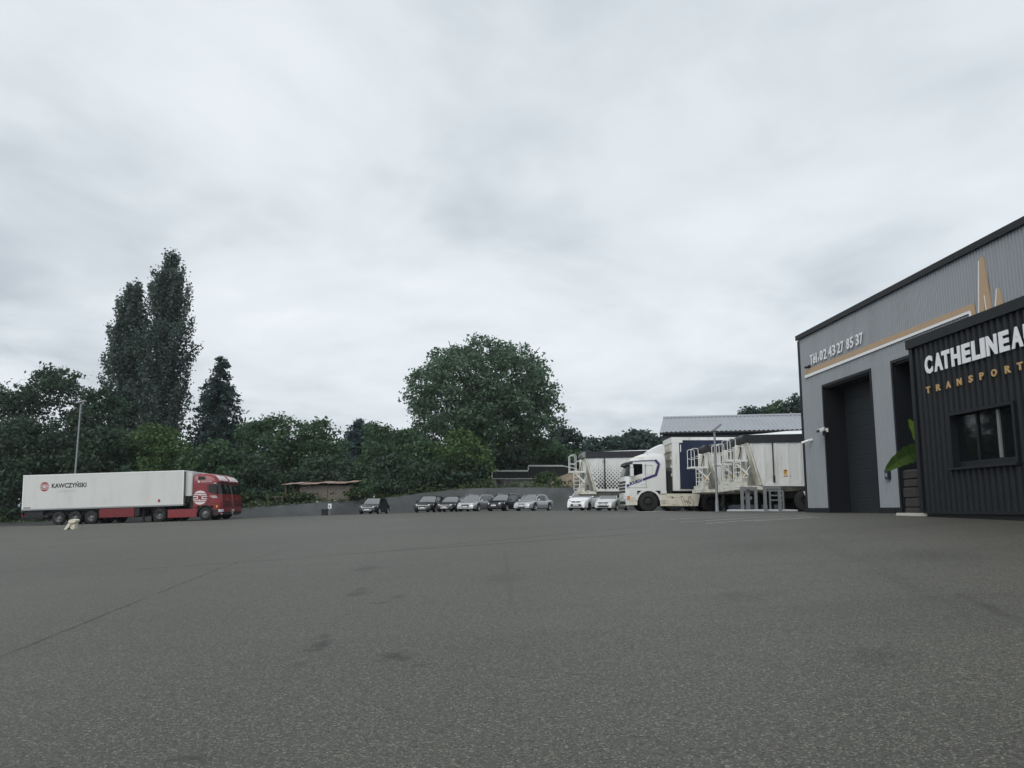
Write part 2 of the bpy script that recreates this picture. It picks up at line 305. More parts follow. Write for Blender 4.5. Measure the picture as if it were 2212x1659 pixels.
for k, t in enumerate((-.02, .18, .36, .55, .74, .9, 1.0)):
    rows.append([(x+.1*nz(i+5, k), y+t*1.3+.25*nz(i, k)*(0 < k < 6), (zg(x, y)-.06)*(1-t)+h*t+.10*nz(i+9, k)*(k > 0)) for i, (x, y, h) in enumerate(zip(xs, ty, hh))])
m = MB(); m.loft(rows, cap=False, closed=False)
tag(m.build('embankment', mat('geotextile_bank', (.058, .064, .067), .6, 0, .35, .35, bump=.9, bscale=1.3, dirt=(.036, .040, .040), dscale=.5, dlo=.42, dhi=.62), smooth=60), kind='structure')
topE = rows[-1]
def zup(x, y):
    yt = np.interp(x, [p[0] for p in topE], [p[1] for p in topE]); zt = np.interp(x, [p[0] for p in topE], [p[2] for p in topE]); d = max(0., y-yt)
    return float(zt-.03+min(d, 30)*.028+max(0, d-30)*.004)
rows2 = [[(x, y+d*(1 if d > 0 else 1), z+(.0 if d == 0 else (min(d, 30)*.028+max(0, d-30)*.004-.03))) for x, y, z in topE] for d in (0, 1.5, 4, 9, 16, 24, 30, 60, 140, 400)]
m = MB(); m.loft(rows2, cap=False, closed=False)
tag(m.build('grass_ground', mat('rough_grass', (.085, .14, .035), .9, 0, .35, .6, bump=.8, bscale=6, dirt=(.085, .085, .045), dscale=.8, dlo=.55, dhi=.75), smooth=60), kind='structure')
m = MB(); m.add([(-600, -300, -1.4), (600, -300, -1.4), (600, 700, -1.4), (-600, 700, -1.4)], [(0, 1, 2, 3)]); tag(m.build('field', M['earth']), kind='structure')
# painted lines and concrete apron
lm = mat('worn_line_paint', (.52, .52, .50), .7, 0, .1, 3, dirt=(.14, .135, .125), dscale=4, dlo=.45, dhi=.66)
def strip(name, pts, w, mt, lift=.006, label=None, world=False):
    P3 = [p if world else ground_px(*p) for p in pts]; Q = []
    for a, b in zip(P3[:-1], P3[1:]):
        n = max(2, int((b-a).length/.6)); Q += [a.lerp(b, i/n) for i in range(n)]
    Q.append(P3[-1]); ra = []; rb = []
    for i, q in enumerate(Q):
        t = (Q[min(i+1, len(Q)-1)]-Q[max(i-1, 0)]); t.z = 0; t.normalize(); s_ = Vector((-t.y, t.x, 0))*w/2
        for l, sg in ((ra, 1), (rb, -1)): p = q+s_*sg; l.append((p.x, p.y, zg(p.x, p.y)+lift))
    m = MB(); m.loft([ra, rb], cap=False, closed=False); o = m.build(name, mt); return tag(o, kind='structure')
for a, b in [((1470, 1129), (1745, 1113.5)), ((1525, 1131.5), (1760, 1116)), ((1428, 1123.5), (1640, 1113)), ((1435, 1118), (1590, 1111.5)), ((1630, 1126), (1770, 1118))]: strip('painted_line', [a, b], .09, lm)
p0 = at(1372, 1104, 41.5); p1 = at(1790, 1104, 35.2)
strip('concrete_apron', [Vector((6.6, 44.2, 0)), Vector((7.6, 38.6, 0)), Vector((9.0, 36.4, 0)), Vector((14.5, 35.6, 0))], 1.3, M['concrete'], .012, world=True)
# ================================================================== MAIN BUILDING
aw = ray(1005, HZ)[0]; ln = math.hypot(aw, 1); FT = Vector((-aw/ln, -1/ln, 0)); FN = Vector((-1/ln, aw/ln, 0)); UP = Vector((0, 0, 1))
C0 = at(1745, 1103, 32); C0.z = 0
A0 = at(1987, 1000, 19); A0.z = 0
def c8(x, y): return ((2450+x*.6208)/1.4584, (650+y*.6208)/1.4584)
def fpx(x, y, org, outw=0.):
    a, c = ray(x, y); o = org+FN*outw; k = (o.x*FN.x+o.y*FN.y)/(a*FN.x+FN.y)
    return (a*k-org.x)*FT.x+(k-org.y)*FT.y, EYE+c*k
class FB(MB):                 # builder in facade coordinates: s along the wall, d outwards, z up
    def __init__(s, org): super().__init__(); s.org = org
    def pt(s, a, d, z): return s.org+FT*a+FN*d+UP*z
    def fbox(s, s0, s1, d0, d1, z0, z1):
        return s.add([s.pt(*q) for q in ((s0,d0,z0),(s1,d0,z0),(s1,d1,z0),(s0,d1,z0),(s0,d0,z1),(s1,d0,z1),(s1,d1,z1),(s0,d1,z1))],
                     [(0,3,2,1),(4,5,6,7),(0,1,5,4),(1,2,6,5),(2,3,7,6),(3,0,4,7)])
    def corr(s, s0, s1, z0, z1, pitch, depth, d0=0., duty=.5):
        n = max(1, round((s1-s0)/pitch)); p = (s1-s0)/n; pr = []
        for i in range(n):
            a = s0+i*p; pr += [(a, 0), (a+p*(1-duty)*.8, 0), (a+p*(1-duty), depth), (a+p*.92, depth)]
        pr.append((s1, 0)); return s.loft([[s.pt(a, d0+d, z) for a, d in pr] for z in (z0, z1)], cap=False, closed=False)
    def poly(s, pts, d0, d1):
        return s.loft([[s.pt(a, d, z) for a, z in pts] for d in (d0, d1)])
S_END = 26.0; EAV = 8.02; Z0 = 1.28
mb = thing('warehouse_building', 'tall grey ribbed metal workshop with ochre stripe and recessed dark doors', 'building', C0)
def fpart(fb, name, mt, parent, smooth=None):
    o = fb.build(name, mt, parent, smooth); par = parent
    off = Vector((0, 0, 0))
    while par is not None: off += par.location; par = par.parent
    o.data.transform(Matrix.Translation(-off)); return o
D1 = (2.03, 5.56, 5.79); D2 = (7.0, 10.6, 5.79)
w = FB(C0)
for a, b, z0, z1 in [(.0, D1[0], Z0+.15, EAV), (D1[0], D1[1], D1[2], EAV), (D1[1], D2[0], Z0+.15, EAV), (D2[0], D2[1], D2[2], EAV), (D2[1], S_END, Z0+.15, EAV)]: w.corr(a, b, z0, z1, .125, .022)
fpart(w, 'facade_cladding', M['grey_clad'], mb)
w = FB(C0); w.fbox(.02, S_END, -22, -1.6, .0, EAV-.05)
w.fbox(.02, D1[0], -1.6, -.03, 0, EAV-.05); w.fbox(D1[1], D2[0], -1.6, -.03, 0, EAV-.05); w.fbox(D2[1], S_END, -1.6, -.03, 0, EAV-.05)
w.fbox(D1[0]-.0, D1[1], -1.6, -.03, D1[2]+.03, EAV-.05); w.fbox(D2[0], D2[1], -1.6, -.03, D2[2]+.03, EAV-.05)
fpart(w, 'wall_core', M['dark_trim'], mb)
w = FB(C0); w.corr(-22, -.02, Z0, EAV, .25, .03)
w2 = FB(C0)                      # gable end facing the trailers
pr = []
for i in range(88): a = -22+i*.25; pr += [(a, 0), (a+.11, 0), (a+.13, .02), (a+.23, .02)]
w2.loft([[w2.pt(-d, a, z) for a, d in pr] for z in (Z0+.1, EAV-.02)], cap=False, closed=False); fpart(w2, 'end_cladding', M['grey_clad'], mb)
w = FB(C0); w.fbox(-.10, S_END, -.06, .10, EAV-.06, EAV+.12); w.fbox(-.10, -.02, -22, -.06, EAV-.06, EAV+.12); fpart(w, 'roof_coping', M['dark_trim'], mb)
w = FB(C0); w.fbox(-.07, .10, -.10, .045, Z0-.12, EAV-.10); fpart(w, 'corner_trim', M['dark_trim'], mb)
for a, b in ((.1, D1[0]-.09), (D1[1]+.09, D2[0]-.09), (D2[1]+.1, S_END)): w = FB(C0); w.fbox(a, b, -.03, .05, Z0-.5, Z0+.15); fpart(w, 'base_flashing', M['dark_trim'], mb)
for (a, b, zt), nm in ((D1, 'roller_door'), (D2, 'entrance_door')):
    w = FB(C0)
    w.fbox(a-.09, a, -.02, .05, Z0-.3, zt+.09); w.fbox(b, b+.09, -.02, .05, Z0-.3, zt+.09); w.fbox(a, b, -.02, .05, zt, zt+.09)
    fpart(w, 'door_frame', M['dark_trim'], mb)
    w = FB(C0); w.fbox(a-.005, a+.05, -.72, -.02, Z0-.4, zt); w.fbox(b-.05, b+.005, -.72, -.02, Z0-.4, zt); w.fbox(a+.05, b-.05, -.72, -.02, zt-.06, zt+.0); fpart(w, 'door_reveal', M['dark_trim'], mb)
a, b, zt = D1
w = FB(C0); w.fbox(a+.05, b-.05, -.80, -.74, Z0-.4, zt-.03); dr = fpart(w, 'roller_door', M['door'], mb)
npan = 9; ph = (zt-.03-(Z0-.02))/npan
for i in range(npan):                    # sectional panels, each with fine ribs
    w = FB(C0); z = Z0-.02+i*ph; prf = [(z+.006, -.735)]
    for k in range(5): q = z+.012+k*(ph-.02)/5; prf += [(q, -.715), (q+(ph-.02)/5-.018, -.715), (q+(ph-.02)/5-.012, -.727)]
    prf.append((z+ph-.006, -.735)); w.loft([[w.pt(s_, d, zz) for zz, d in prf] for s_ in (a+.06, b-.06)], cap=False, closed=False); fpart(w, 'door_panel', M['door'], dr)
a, b, zt = D2
w = FB(C0); w.fbox(a+.05, b-.05, -1.5, -1.46, Z0-.4, zt-.03); fpart(w, 'door_leaf', M['black'], mb)
gl = FB(C0); gl.fbox(a+.12, b-.12, -1.44, -1.43, Z0+.1, zt-.5); gp = fpart(gl, 'glazing', M['glass'], mb)
for q in (.95, 1.85, 2.75):
    w = FB(C0); w.fbox(a+q, a+q+.05, -1.425, -1.36, Z0-.3, zt-.06); fpart(w, 'mullion', M['steel'] if q < 1 else M['dark_trim'], gp)
# ochre and white band, then the jagged logo line
def fpoly(name, pts, d0, d1, mt, org=C0, par=mb):
    w = FB(org); w.poly([fpx(*c8(*p), org, d1) for p in pts], d0, d1); return fpart(w, name, mt, par)
fpoly('ochre_band', [(136, 833), (990, 492), (1018, 640), (998, 640), (980, 535), (974, 528), (137, 858)], .025, .06, M['gold'])
fpoly('white_band', [(137, 858.5), (974, 528.5), (980, 535.5), (998, 640), (986, 640), (969, 544), (137, 873)], .025, .058, M['white'])
fpoly('ochre_peak', [(1022.5, 640), (1021, 275), (1030, 257), (1041, 257), (1102, 640), (1076, 640), (1050, 452), (1046, 452), (1052, 640)], .025, .06, M['gold'])
fpoly('white_peak', [(1016, 640), (1016, 280), (1020.5, 274), (1022, 640)], .025, .058, M['white'])
fpoly('white_peak', [(1045.5, 452), (1049.5, 452), (1075.5, 640), (1068, 640)], .062, .064, M['white'])
fpoly('ochre_peak', [(1106, 530), (1113, 415), (1119, 412), (1172, 640), (1104, 640)], .025, .06, M['gold'])
fpoly('white_peak', [(1092, 640), (1107, 421), (1112, 415), (1105, 530), (1103.5, 640)], .025, .058, M['white'])
def wall_letters(chars, xr, org, par, conv, ztop, zbot, mt, thick, d0, bold):
    for ch, (x0, x1), (yt, yb) in zip(chars, xr, conv):
        zt, zb = ztop, zbot
        if ch in 'é.l': zt, zb = {'é': (ztop, zbot), '.': (zbot+.17, zbot), 'l': (ztop, zbot)}[ch]
        f0 = fpx(*x0, org, d0)[0]; f1 = fpx(*x1, org, d0)[0]; f0, f1 = f0+(f1-f0)*.04, f1-(f1-f0)*.07
        glyph_mesh('letter', ch, lambda u, v, d, f0=f0, f1=f1, zt=zt, zb=zb: (org+FT*(f0+(f1-f0)*u)+FN*(d0+d)+UP*(zb+(zt-zb)*v))-par.location, thick, mt, bold).parent = par
def cph(x, y): return ((2500+x/3.317)/1.4584, (1000+y/3.317)/1.4584)
def can(x, y): return ((2830+x/4.485)/1.4584, (930+y/4.485)/1.4584)
chars = 'Tél.0243278537'; xx = [(175, 203), (204, 232), (236, 244), (258, 267), (277, 308), (313, 348), (365, 403), (406, 440), (456, 490), (493, 527), (555, 585), (592, 627), (652, 685), (690, 728)]
mid_y = lambda x: 440+(x-190)*(218-440)/(709-190)
zt = fpx(*cph(189, 388), C0, .06)[1]; zb = fpx(*cph(189, 490), C0, .06)[1]; zt2 = fpx(*cph(709, 158), C0, .06)[1]; zb2 = fpx(*cph(709, 280), C0, .06)[1]
wall_letters(chars, [(cph(a, mid_y(a)), cph(b, mid_y(b))) for a, b in xx], C0, mb, [(0, 0)]*14, (zt+zt2)/2, (zb+zb2)/2, M['letter'], .018, .055, .02)
# ------------------------------------------------------------------ annex office
ax = thing('office_annex', 'low black ribbed metal office annex with white raised name letters and window', 'building', A0)
AE = 9.0; AT = 5.08; AB = 1.30; DEP = (C0-A0).dot(FN)*-1
W0, W1, WB, WT = 1.30, 3.47, 2.24, 3.34
w = FB(A0)
for a, b, z0, z1 in [(.1, W0, AB, AT), (W0, W1, AB, WB-.04), (W0, W1, WT+.05, AT), (W1, AE, AB, AT)]: w.corr(a, b, z0, z1, .19, .04, 0, .42)
fpart(w, 'front_cladding', M['dark_clad'], ax)
w = FB(A0)
for a, b, z0, z1 in [(.02, W0, AB-.02, AT), (W0, W1, AB-.02, WB-.04), (W0, W1, WT+.05, AT), (W1, AE, AB-.02, AT)]: w.fbox(a, b, -.2, -.012, z0, z1)
w.fbox(.02, .2, -DEP+.05, -.2, AB-.02, AT); w.fbox(AE-.2, AE, -DEP+.05, -.2, AB-.02, AT); w.fbox(.02, AE, -DEP+.05, -.012, AT, AT+.1); w.fbox(.2, AE-.2, -DEP+.05, -.2, AB-.02, AB+.12)
w.fbox(.2, AE-.2, -DEP+.05, -DEP+.15, AB, AT)
fpart(w, 'wall_core', M['dark_trim'], ax)
w = FB(A0); w.fbox(-.08, AE+.05, -DEP+.06, .10, AT-.02, AT+.19); fpart(w, 'roof_coping', M['dark_trim'], ax)
w = FB(A0); w.fbox(-.03, .11, -.25, .06, AB, AT-.02); fpart(w, 'corner_trim', M['dark_trim'], ax)
w = FB(A0); w.fbox(.05, AE, -.5, -.06, .5, AB+.0); w.fbox(.06, .5, -DEP+.1, -.5, .5, AB); fpart(w, 'plinth', M['black'], ax)
w = FB(A0); w.fbox(.1, AE, -.03, .055, AB-.03, AB+.03); fpart(w, 'drip_flashing', M['dark_trim'], ax)
win = FB(A0); win.fbox(W0, W0+.07, -.16, .05, WB, WT); win.fbox(W1-.07, W1, -.16, .05, WB, WT); win.fbox(W0, W1, -.16, .055, WT, WT+.06)
wf = fpart(win, 'window_frame', M['dark_trim'], ax)
w = FB(A0); w.fbox(W0-.04, W1+.04, -.16, .12, WB-.05, WB-.005); fpart(w, 'window_sill', M['dark_clad'], wf)
w = FB(A0); w.fbox(W0+.07, W1-.07, -.12, -.11, WB, WT); fpart(w, 'window_pane', M['glass'], wf)
w = FB(A0); w.fbox(W0+.78, W0+.83, -.105, -.075, WB, WT); fpart(w, 'sash_bar', M['dark_trim'], wf)
q = fpx(*c8(1127, 1150), A0, -.09)[0]; w = FB(A0); w.fbox(q-.04, q+.04, -.105, -.075, WB+.13, WT-.03); fpart(w, 'sash_bar', mat('grey_sash', (.16, .17, .16), .5), wf)
w = FB(A0); w.fbox(W0+.07, W1-.07, -.10, -.07, WB, WB+.12); fpart(w, 'sash_rail', M['dark_trim'], wf)
big_x = [(378, 495), (510, 635), (618, 740), (750, 890), (900, 1030), (1040, 1165), (1165, 1235), (1245, 1410), (1425, 1580), (1595, 1772)]
my = lambda x: 975+(x-435)*(640-975)/(1500-435)
s_l = [(can(a, my(a)), can(b, my(b))) for a, b in big_x]
z1_ = fpx(*can(680, 770), A0, .08)[1]; z0_ = fpx(*can(700, 1030), A0, .08)[1]
wall_letters('CATHELINEA', s_l, A0, ax, [(0, 0)]*10, z1_, z0_, M['letter'], .02, .06, .045)
lastS = fpx(*s_l[-1][1], A0, .05)[0]
glyph_mesh('letter', 'U', lambda u, v, d: A0+FT*(lastS+.03+.36*u)+FN*(.06+d)+UP*(z0_+(z1_-z0_)*v)-A0, .02, M['letter'], .045).parent = ax
sm_x = [(400, 460), (540, 607), (680, 750), (833, 905), (1000, 1063), (1155, 1217), (1318, 1405), (1512, 1600), (1685, 1772)]
my2 = lambda x: 1335+(x-430)*(1000-1335)/(1730-430); s_l = [(can(a, my2(a)), can(b, my2(b))) for a, b in sm_x]
z1_ = fpx(*can(430, 1288), A0, .08)[1]; z0_ = fpx(*can(430, 1382), A0, .08)[1]
wall_letters('TRANSPORT', s_l, A0, ax, [(0, 0)]*9, z1_, z0_, M['goldletter'], .02, .06, .035)
lastS = fpx(*s_l[-1][1], A0, .05)[0]
glyph_mesh('letter', 'S', lambda u, v, d: A0+FT*(lastS+.38+.17*u)+FN*(.06+d)+UP*(z0_+(z1_-z0_)*v)-A0, .02, M['goldletter'], .035).parent = ax
# ------------------------------------------------------------------ things on and by the facade
def on_wall(name, label, cat, s_, z, d=.0): return thing(name, label, cat, C0+FT*s_+FN*d+UP*z)
def loc3(a, d, z): return FT*a+FN*d+UP*z
def lbox(m, s0, s1, d0, d1, z0, z1): return m.add([loc3(*q) for q in ((s0,d0,z0),(s1,d0,z0),(s1,d1,z0),(s0,d1,z0),(s0,d0,z1),(s1,d0,z1),(s1,d1,z1),(s0,d1,z1))], [(0,3,2,1),(4,5,6,7),(0,1,5,4),(1,2,6,5),(2,3,7,6),(3,0,4,7)])
s_, z_ = fpx(1776, 929, C0, .2)
f = on_wall('flood_light', 'white flood light with black motion sensor beside the roller door', 'flood light', s_, z_)
m = MB(); lbox(m, -.05, .05, .0, .06, -.07, .07); m.tube([loc3(0, .05, 0), loc3(0, .2, .02)], .025); m.build('bracket', M['white'], f)
m = MB(); m.loft([[loc3(-.12, .14, .10), loc3(.12, .14, .10), loc3(.12, .20, -.02), loc3(-.12, .20, -.02)], [loc3(-.13, .34, .02), loc3(.13, .34, .02), loc3(.13, .34, -.09), loc3(-.13, .34, -.09)]]); m.build('lamp_head', M['white'], f)
m = MB(); m.loft([[loc3(-.11, .342, .01), loc3(.11, .342, .01), loc3(.11, .342, -.08), loc3(-.11, .342, -.08)], [loc3(-.11, .36, .0), loc3(.11, .36, .0), loc3(.11, .352, -.085), loc3(-.11, .352, -.085)]]); m.build('lamp_glass', M['black'], f)
m = MB(); lbox(m, -.06, .06, .06, .17, -.20, -.05); m.build('motion_sensor', M['black'], f)
s_, z_ = fpx(1747, 952, C0, .15)
f = on_wall('security_camera', 'small white bullet security camera on the building corner', 'camera', s_, z_)
m = MB(); m.cyl(loc3(0, .02, .03), loc3(0, .08, .03), .05); m.tube([loc3(0, .05, .03), loc3(-.05, .14, .02)], .02); m.build('bracket', M['white'], f)
m = MB(); m.cyl(loc3(.02, .12, .02), loc3(-.2, .34, -.07), .045, .045, 12); m.build('housing', M['white'], f)
m = MB(); m.cyl(loc3(-.2, .341, -.0705), loc3(-.21, .35, -.0745), .04, .04, 12); m.build('lens', M['black'], f)
s_, z_ = fpx(1744, 792, C0, .1)
f = on_wall('corner_sensor', 'small dark sensor bracket under the telephone number at the eaves corner', 'sensor', s_, z_)
m = MB(); lbox(m, -.05, .12, .03, .07, -.05, .05); m.build('bracket', M['dark_trim'], f)
m = MB(); m.cyl(loc3(.03, .07, -.02), loc3(.03, .22, -.05), .05, .04); m.build('housing', M['black'], f)
s_, z_ = fpx(1918.5, 1025, C0, .05)
f = on_wall('access_terminal', 'small black card terminal with pale screen on the grey pier', 'terminal', s_, z_)
m = MB(); lbox(m, -.10, .10, .02, .11, -.15, .15); m.build('case', M['black'], f)
m = MB(); lbox(m, -.05, .05, .111, .116, -.07, .04); m.build('screen', mat('terminal_screen', (.22, .34, .42), .2), f)
# doorstep, stacked blocks and banana plant in the passage between facade and annex
q = ground_px(1985, 1114); st = MB(); z = zg(q.x, q.y)
o = thing('door_step', 'pale concrete step at the foot of the black annex corner', 'step', (A0+FT*-.55+FN*-.35)+UP*zg(A0.x, A0.y+.6))
st.add([Vector(p) for p in [loc3(*k) for k in ((-.9, -.8, -.05), (.5, -.8, -.05), (.5, .25, -.05), (-.9, .25, -.05), (-.9, -.8, .07), (.5, -.8, .07), (.48, .23, .07), (-.88, .23, .07))]], [(0,3,2,1),(4,5,6,7),(0,1,5,4),(1,2,6,5),(2,3,7,6),(3,0,4,7)]); st.build('slab', M['concrete'], o)
BP = A0+FT*-1.75+FN*-1.42; BP.z = zg(BP.x, BP.y)
bl = ['bottom dark stone block of the pile behind the annex corner', 'second dark stone block up in the pile behind the annex corner', 'third dark stone block up in the pile behind the annex corner', 'fourth dark stone block up in the pile behind the annex corner', 'topmost dark stone block of the pile behind the annex corner']
zb = BP.z-.01
for i in range(5):
    h = .2+.03*((i*7) % 3); m = MB(); dx = .03*math.sin(i*2.3); pts = []
    for zz, g in ((0, .9), (.03, 1), (h-.04, 1), (h, .88)): pts.append([loc3(dx+x_*g*.34, y_*g*.30, zz) for x_, y_ in ((-.8, -1), (.8, -1), (1, -.8), (1, .8), (.8, 1), (-.8, 1), (-1, .8), (-1, -.8))])
    m.loft(pts); o = m.build('stone_block', M['darkblock'], None, 40, A0+FT*-1.1+FN*-.62+UP*(zg(A0.x+.6, A0.y+1.1)-.02+(zb-BP.z+.01))); tag(o, bl[i], 'block', 'stone blocks piled behind the annex'); zb += h-.005
o = thing('banana_plant', 'banana plant with two bright green leaves reaching out beside the black annex', 'plant', BP)
base_top = Vector((0, 0, 1.55)); m = MB(); prev = [(.11*math.cos(k), .11*math.sin(k), 0.0) for k in np.linspace(0, 6.283, 10)[:-1]]
m.loft([[(r*math.cos(k), r*math.sin(k), z) for k in np.linspace(0, 6.283, 11)[:-1]] for r, z in ((.13, 0), (.10, .6), (.07, 1.2), (.05, 1.6))]); m.build('stem', M['stem'], o, 50)
def banana(tip, mid_, w_, seed, base=Vector((0, 0, 1.5))):
    rr = random.Random(seed); n = 22; Lr = []; Cr = []; Rr = []; ptsq = []
    for i in range(n+1):
        t = i/n; c = base*(1-t)**2+mid_*2*t*(1-t)+tip*t*t; d = ((mid_-base)*(1-t)+(tip-mid_)*t).normalized(); vw = (BP+c-Vector((0, 0, EYE))).normalized(); side = d.cross(vw).normalized()
        nrm = side.cross(d); prof = 0.012 if t < .22 else max(.02, w_*math.sin(math.pi*min(1, ((t-.22)/.78)**.75*.985+.012))**.6)*(1+.10*math.sin(i*2.7+seed)+(rr.random()-.5)*.08)
        Lr.append(c+side*prof-nrm*prof*.28); Cr.append(c); Rr.append(c-side*prof-nrm*prof*.28)
    m = MB(); m.loft([Lr, Cr, Rr], cap=False, closed=False); l = m.build('leaf', M['banana'], o)
    a_ = l.data.attributes.new('tint', 'FLOAT', 'FACE'); a_.data.foreach_set('value', [(.75 if seed == 1 else .0)+.25*random.random() for _ in l.data.polygons])
tipA = at(1963, 906, 20.6)-BP; tipB = at(1912, 1018, 20.0)-BP
banana(tipA, (tipA+Vector((.55, .1, -.9)))*.5+Vector((.35, 0, .1)), .26, 1); banana(tipB, Vector((-.62, -.25, 1.72)), .22, 2)
banana(Vector((.55, .9, 2.6)), Vector((.2, .3, 2.6)), .2, 3); banana(Vector((.7, -.05, 2.3)), Vector((.3, .1, 2.5)), .2, 4); banana(Vector((.2, .9, 1.9)), Vector((.1, .6, 2.4)), .2, 5)
# ================================================================== WAREHOUSE BEHIND
B = thing('metal_shed', 'dark blue clad shed with pale ribbed metal roof behind the trailers', 'building', Vector((12, 62, zg(12, 62))))
oz = zg(12, 62); e0 = at(1431, 934, 62)-Vector((12, 62, oz)); e1 = Vector((34, -2.2, 6.15-oz+1.35)); eh = e0.z; 
rl = at(1456, 904.5, 70)-Vector((12, 62, oz)); dirv = Vector((1, -.22, 0)).normalized()
back = Vector((.22, 1, 0)).normalized(); LEN = 30
m = MB(); pts = [Vector((e0.x, e0.y, 0)), Vector((e0.x, e0.y, 0))+dirv*LEN, Vector((e0.x, e0.y, 0))+dirv*LEN+back*16, Vector((e0.x, e0.y, 0))+back*16]
ridge_h = rl.z; mA = pts[0]+back*8; mB_ = pts[1]+back*8
m.add([p-UP*.3 for p in pts]+[p+UP*(eh-.05) for p in pts]+[mA+UP*(ridge_h-.08), mB_+UP*(ridge_h-.08)], [(0,1,5,4),(2,3,7,6),(1,2,6,9,5),(3,0,4,8,7)]); m.build('wall', M['navyclad'], B)
def roofside(p0, p1, q0, q1, name):
    m = MB(); prf = []; n = int((p1-p0).length/.33)
    for i in range(n+1):
        t = i/n; nrm = UP
        for k, (dt, h) in enumerate(((0, .0), (.30, .0), (.42, .05), (.72, .05))): prf.append(((t+dt/n), h))
    prf = [x for x in prf if x[0] <= 1.0001]
    m.loft([[a+(b-a)*t+UP*h for t, h in prf] for a, b in ((p0, p1), (q0, q1))], cap=False, closed=False); m.build(name, M['roofmetal'], B)
ov = .25; ea = pts[0]-dirv*.2-back*ov+UP*(eh-.02); eb = pts[1]+dirv*.2-back*ov+UP*(eh-.02); ra = mA-dirv*.2+UP*ridge_h; rb = mB_+dirv*.2+UP*ridge_h; ba = pts[3]-dirv*.2+back*ov+UP*(eh-.02); bb = pts[2]+dirv*.2+back*ov+UP*(eh-.02)
roofside(ea, eb, ra, rb, 'roof'); roofside(ba, bb, ra, rb, 'roof')
m = MB(); m.tube([ra+UP*.06, rb+UP*.06], .12, 8); m.build('ridge_cap', M['roofmetal'], B)
m = MB(); m.tube([ea+UP*-.10, eb+UP*-.10], .10, 8); m.build('gutter', M['dark_trim'], B)
# house beyond the embankment
HP = at(1063, 1048, 104); HP.z = zup(HP.x, HP.y)-.05
H = thing('bungalow', 'low dark slate bungalow edged with white fascia lines beyond the parked cars', 'house', HP)
def hx(px, py, Y=104.): q = at(px, py, Y)-HP; return q
x1 = hx(1141, 1018).x; x2 = hx(1216, 1007).x; x3 = hx(1246, 1010).x; zl = hx(1100, 1018.5).z; zh = hx(1180, 1007.5).z; ze = hx(1100, 1033).z; xw = hx(1155, 1040).x
m = MB(); m.box(.1, x3, .6, 7, -.3, ze); m.build('wall', M['housewall'], H)
m = MB(); m.prism([(0, ze-.05), (x1, ze-.05), (x1, zl), (.25, zl)], 0, 7); m.build('roof', M['slate'], H)
m = MB(); m.prism([(x1+.02, ze-.05), (x3, ze-.05), (x3, zh-.35), (x2, zh), (x1+.02, zh)], .05, 7.2); m.build('roof', M['slate'], H)
for nm, a, b, z0, z1, y in (('fascia', .25, x1, zl-.02, zl+.18, -.06), ('fascia', x1, x2, zh-.02, zh+.18, -.06), ('fascia', x1-.05, x1+.08, zl+.18, zh-.02, -.07), ('gutter', 0, xw, ze-.1, ze-.02, -.1), ('downpipe', -.06, .05, -.2, ze+.75, -.04)):
    m = MB(); m.box(a, b, y, y+.1, z0, z1); m.build(nm, M['white'], H)
m = MB(); m.prism([(x2, zh-.0), (x3, zh-.36), (x3, zh-.24), (x2, zh+.13)], -.06, .04); m.build('fascia', M['white'], H)
for a, b in ((.5, 1.5), (1.6, 2.2), (2.4, 3.4)):
    m = MB(); m.box(a, b, .52, .59, .05, ze-.12); g_ = m.build('window', M['glass'], H)
    m = MB(); m.box(a-.05, a+.03, .45, .515, .0, ze-.1); m.build('frame', M['housewall'], g_)
# garden shed of grey blocks with rusty roof
SP = at(612, 1084, 79.6); SP.z = zup(SP.x, SP.y)-.05
S = thing('block_shed', 'old grey block shed with sagging rusty sheet roof on the bank', 'shed', SP)
wS = (at(760, 1084, 79.6)-SP).x; hS = (at(760, 1046, 79.6)-SP).z; hL = (at(640, 1048, 79.6)-SP).z
nb = 13; rows_ = int(hS/.21)
bm_ = MB(); bm_.box(-.245, .245, -.1, .1, -.098, .098); blk = bm_.mesh('block', M['block'])
m = MB(); m.box(1.75, wS-.02, .14, 3.4, -.2, hL-.02); m.box(.1, 1.75, 2.6, 3.4, -.2, hL-.1); core = m.build('wall', M['block'], S)
for j in range(rows_):
    x = 1.95-(.25 if j % 2 else 0)
    while x < wS-.1:
        if random.random() > .03: link('block', blk, core, (x+random.uniform(-.01, .01), .12+random.uniform(-.02, .015), .1+j*.205))
        x += .505
for i, x in enumerate((.12, 1.6, wS*.62)):
    m = MB(); m.box(x, x+.12, -.05, .07, -.2, hL); m.build('post', M['wood'], S)
nsh = 8
for i in range(nsh):
    a = -.25+i*(wS+.5)/nsh; b = a+(wS+.5)/nsh+.06; m = MB(); pr = []
    for k in range(9): t = k/8; pr.append((a+(b-a)*t, .03*(k % 2)))
    dz = .05*math.sin(i*1.9); m.loft([[(x, y, hL+(.02 if y < 0 else .33)+h+dz+.01*i+(x/wS)*.12) for x, h in pr] for y in (-.55, 3.5)], cap=False, closed=False); m.build('roof_sheet', M['rust'], S)
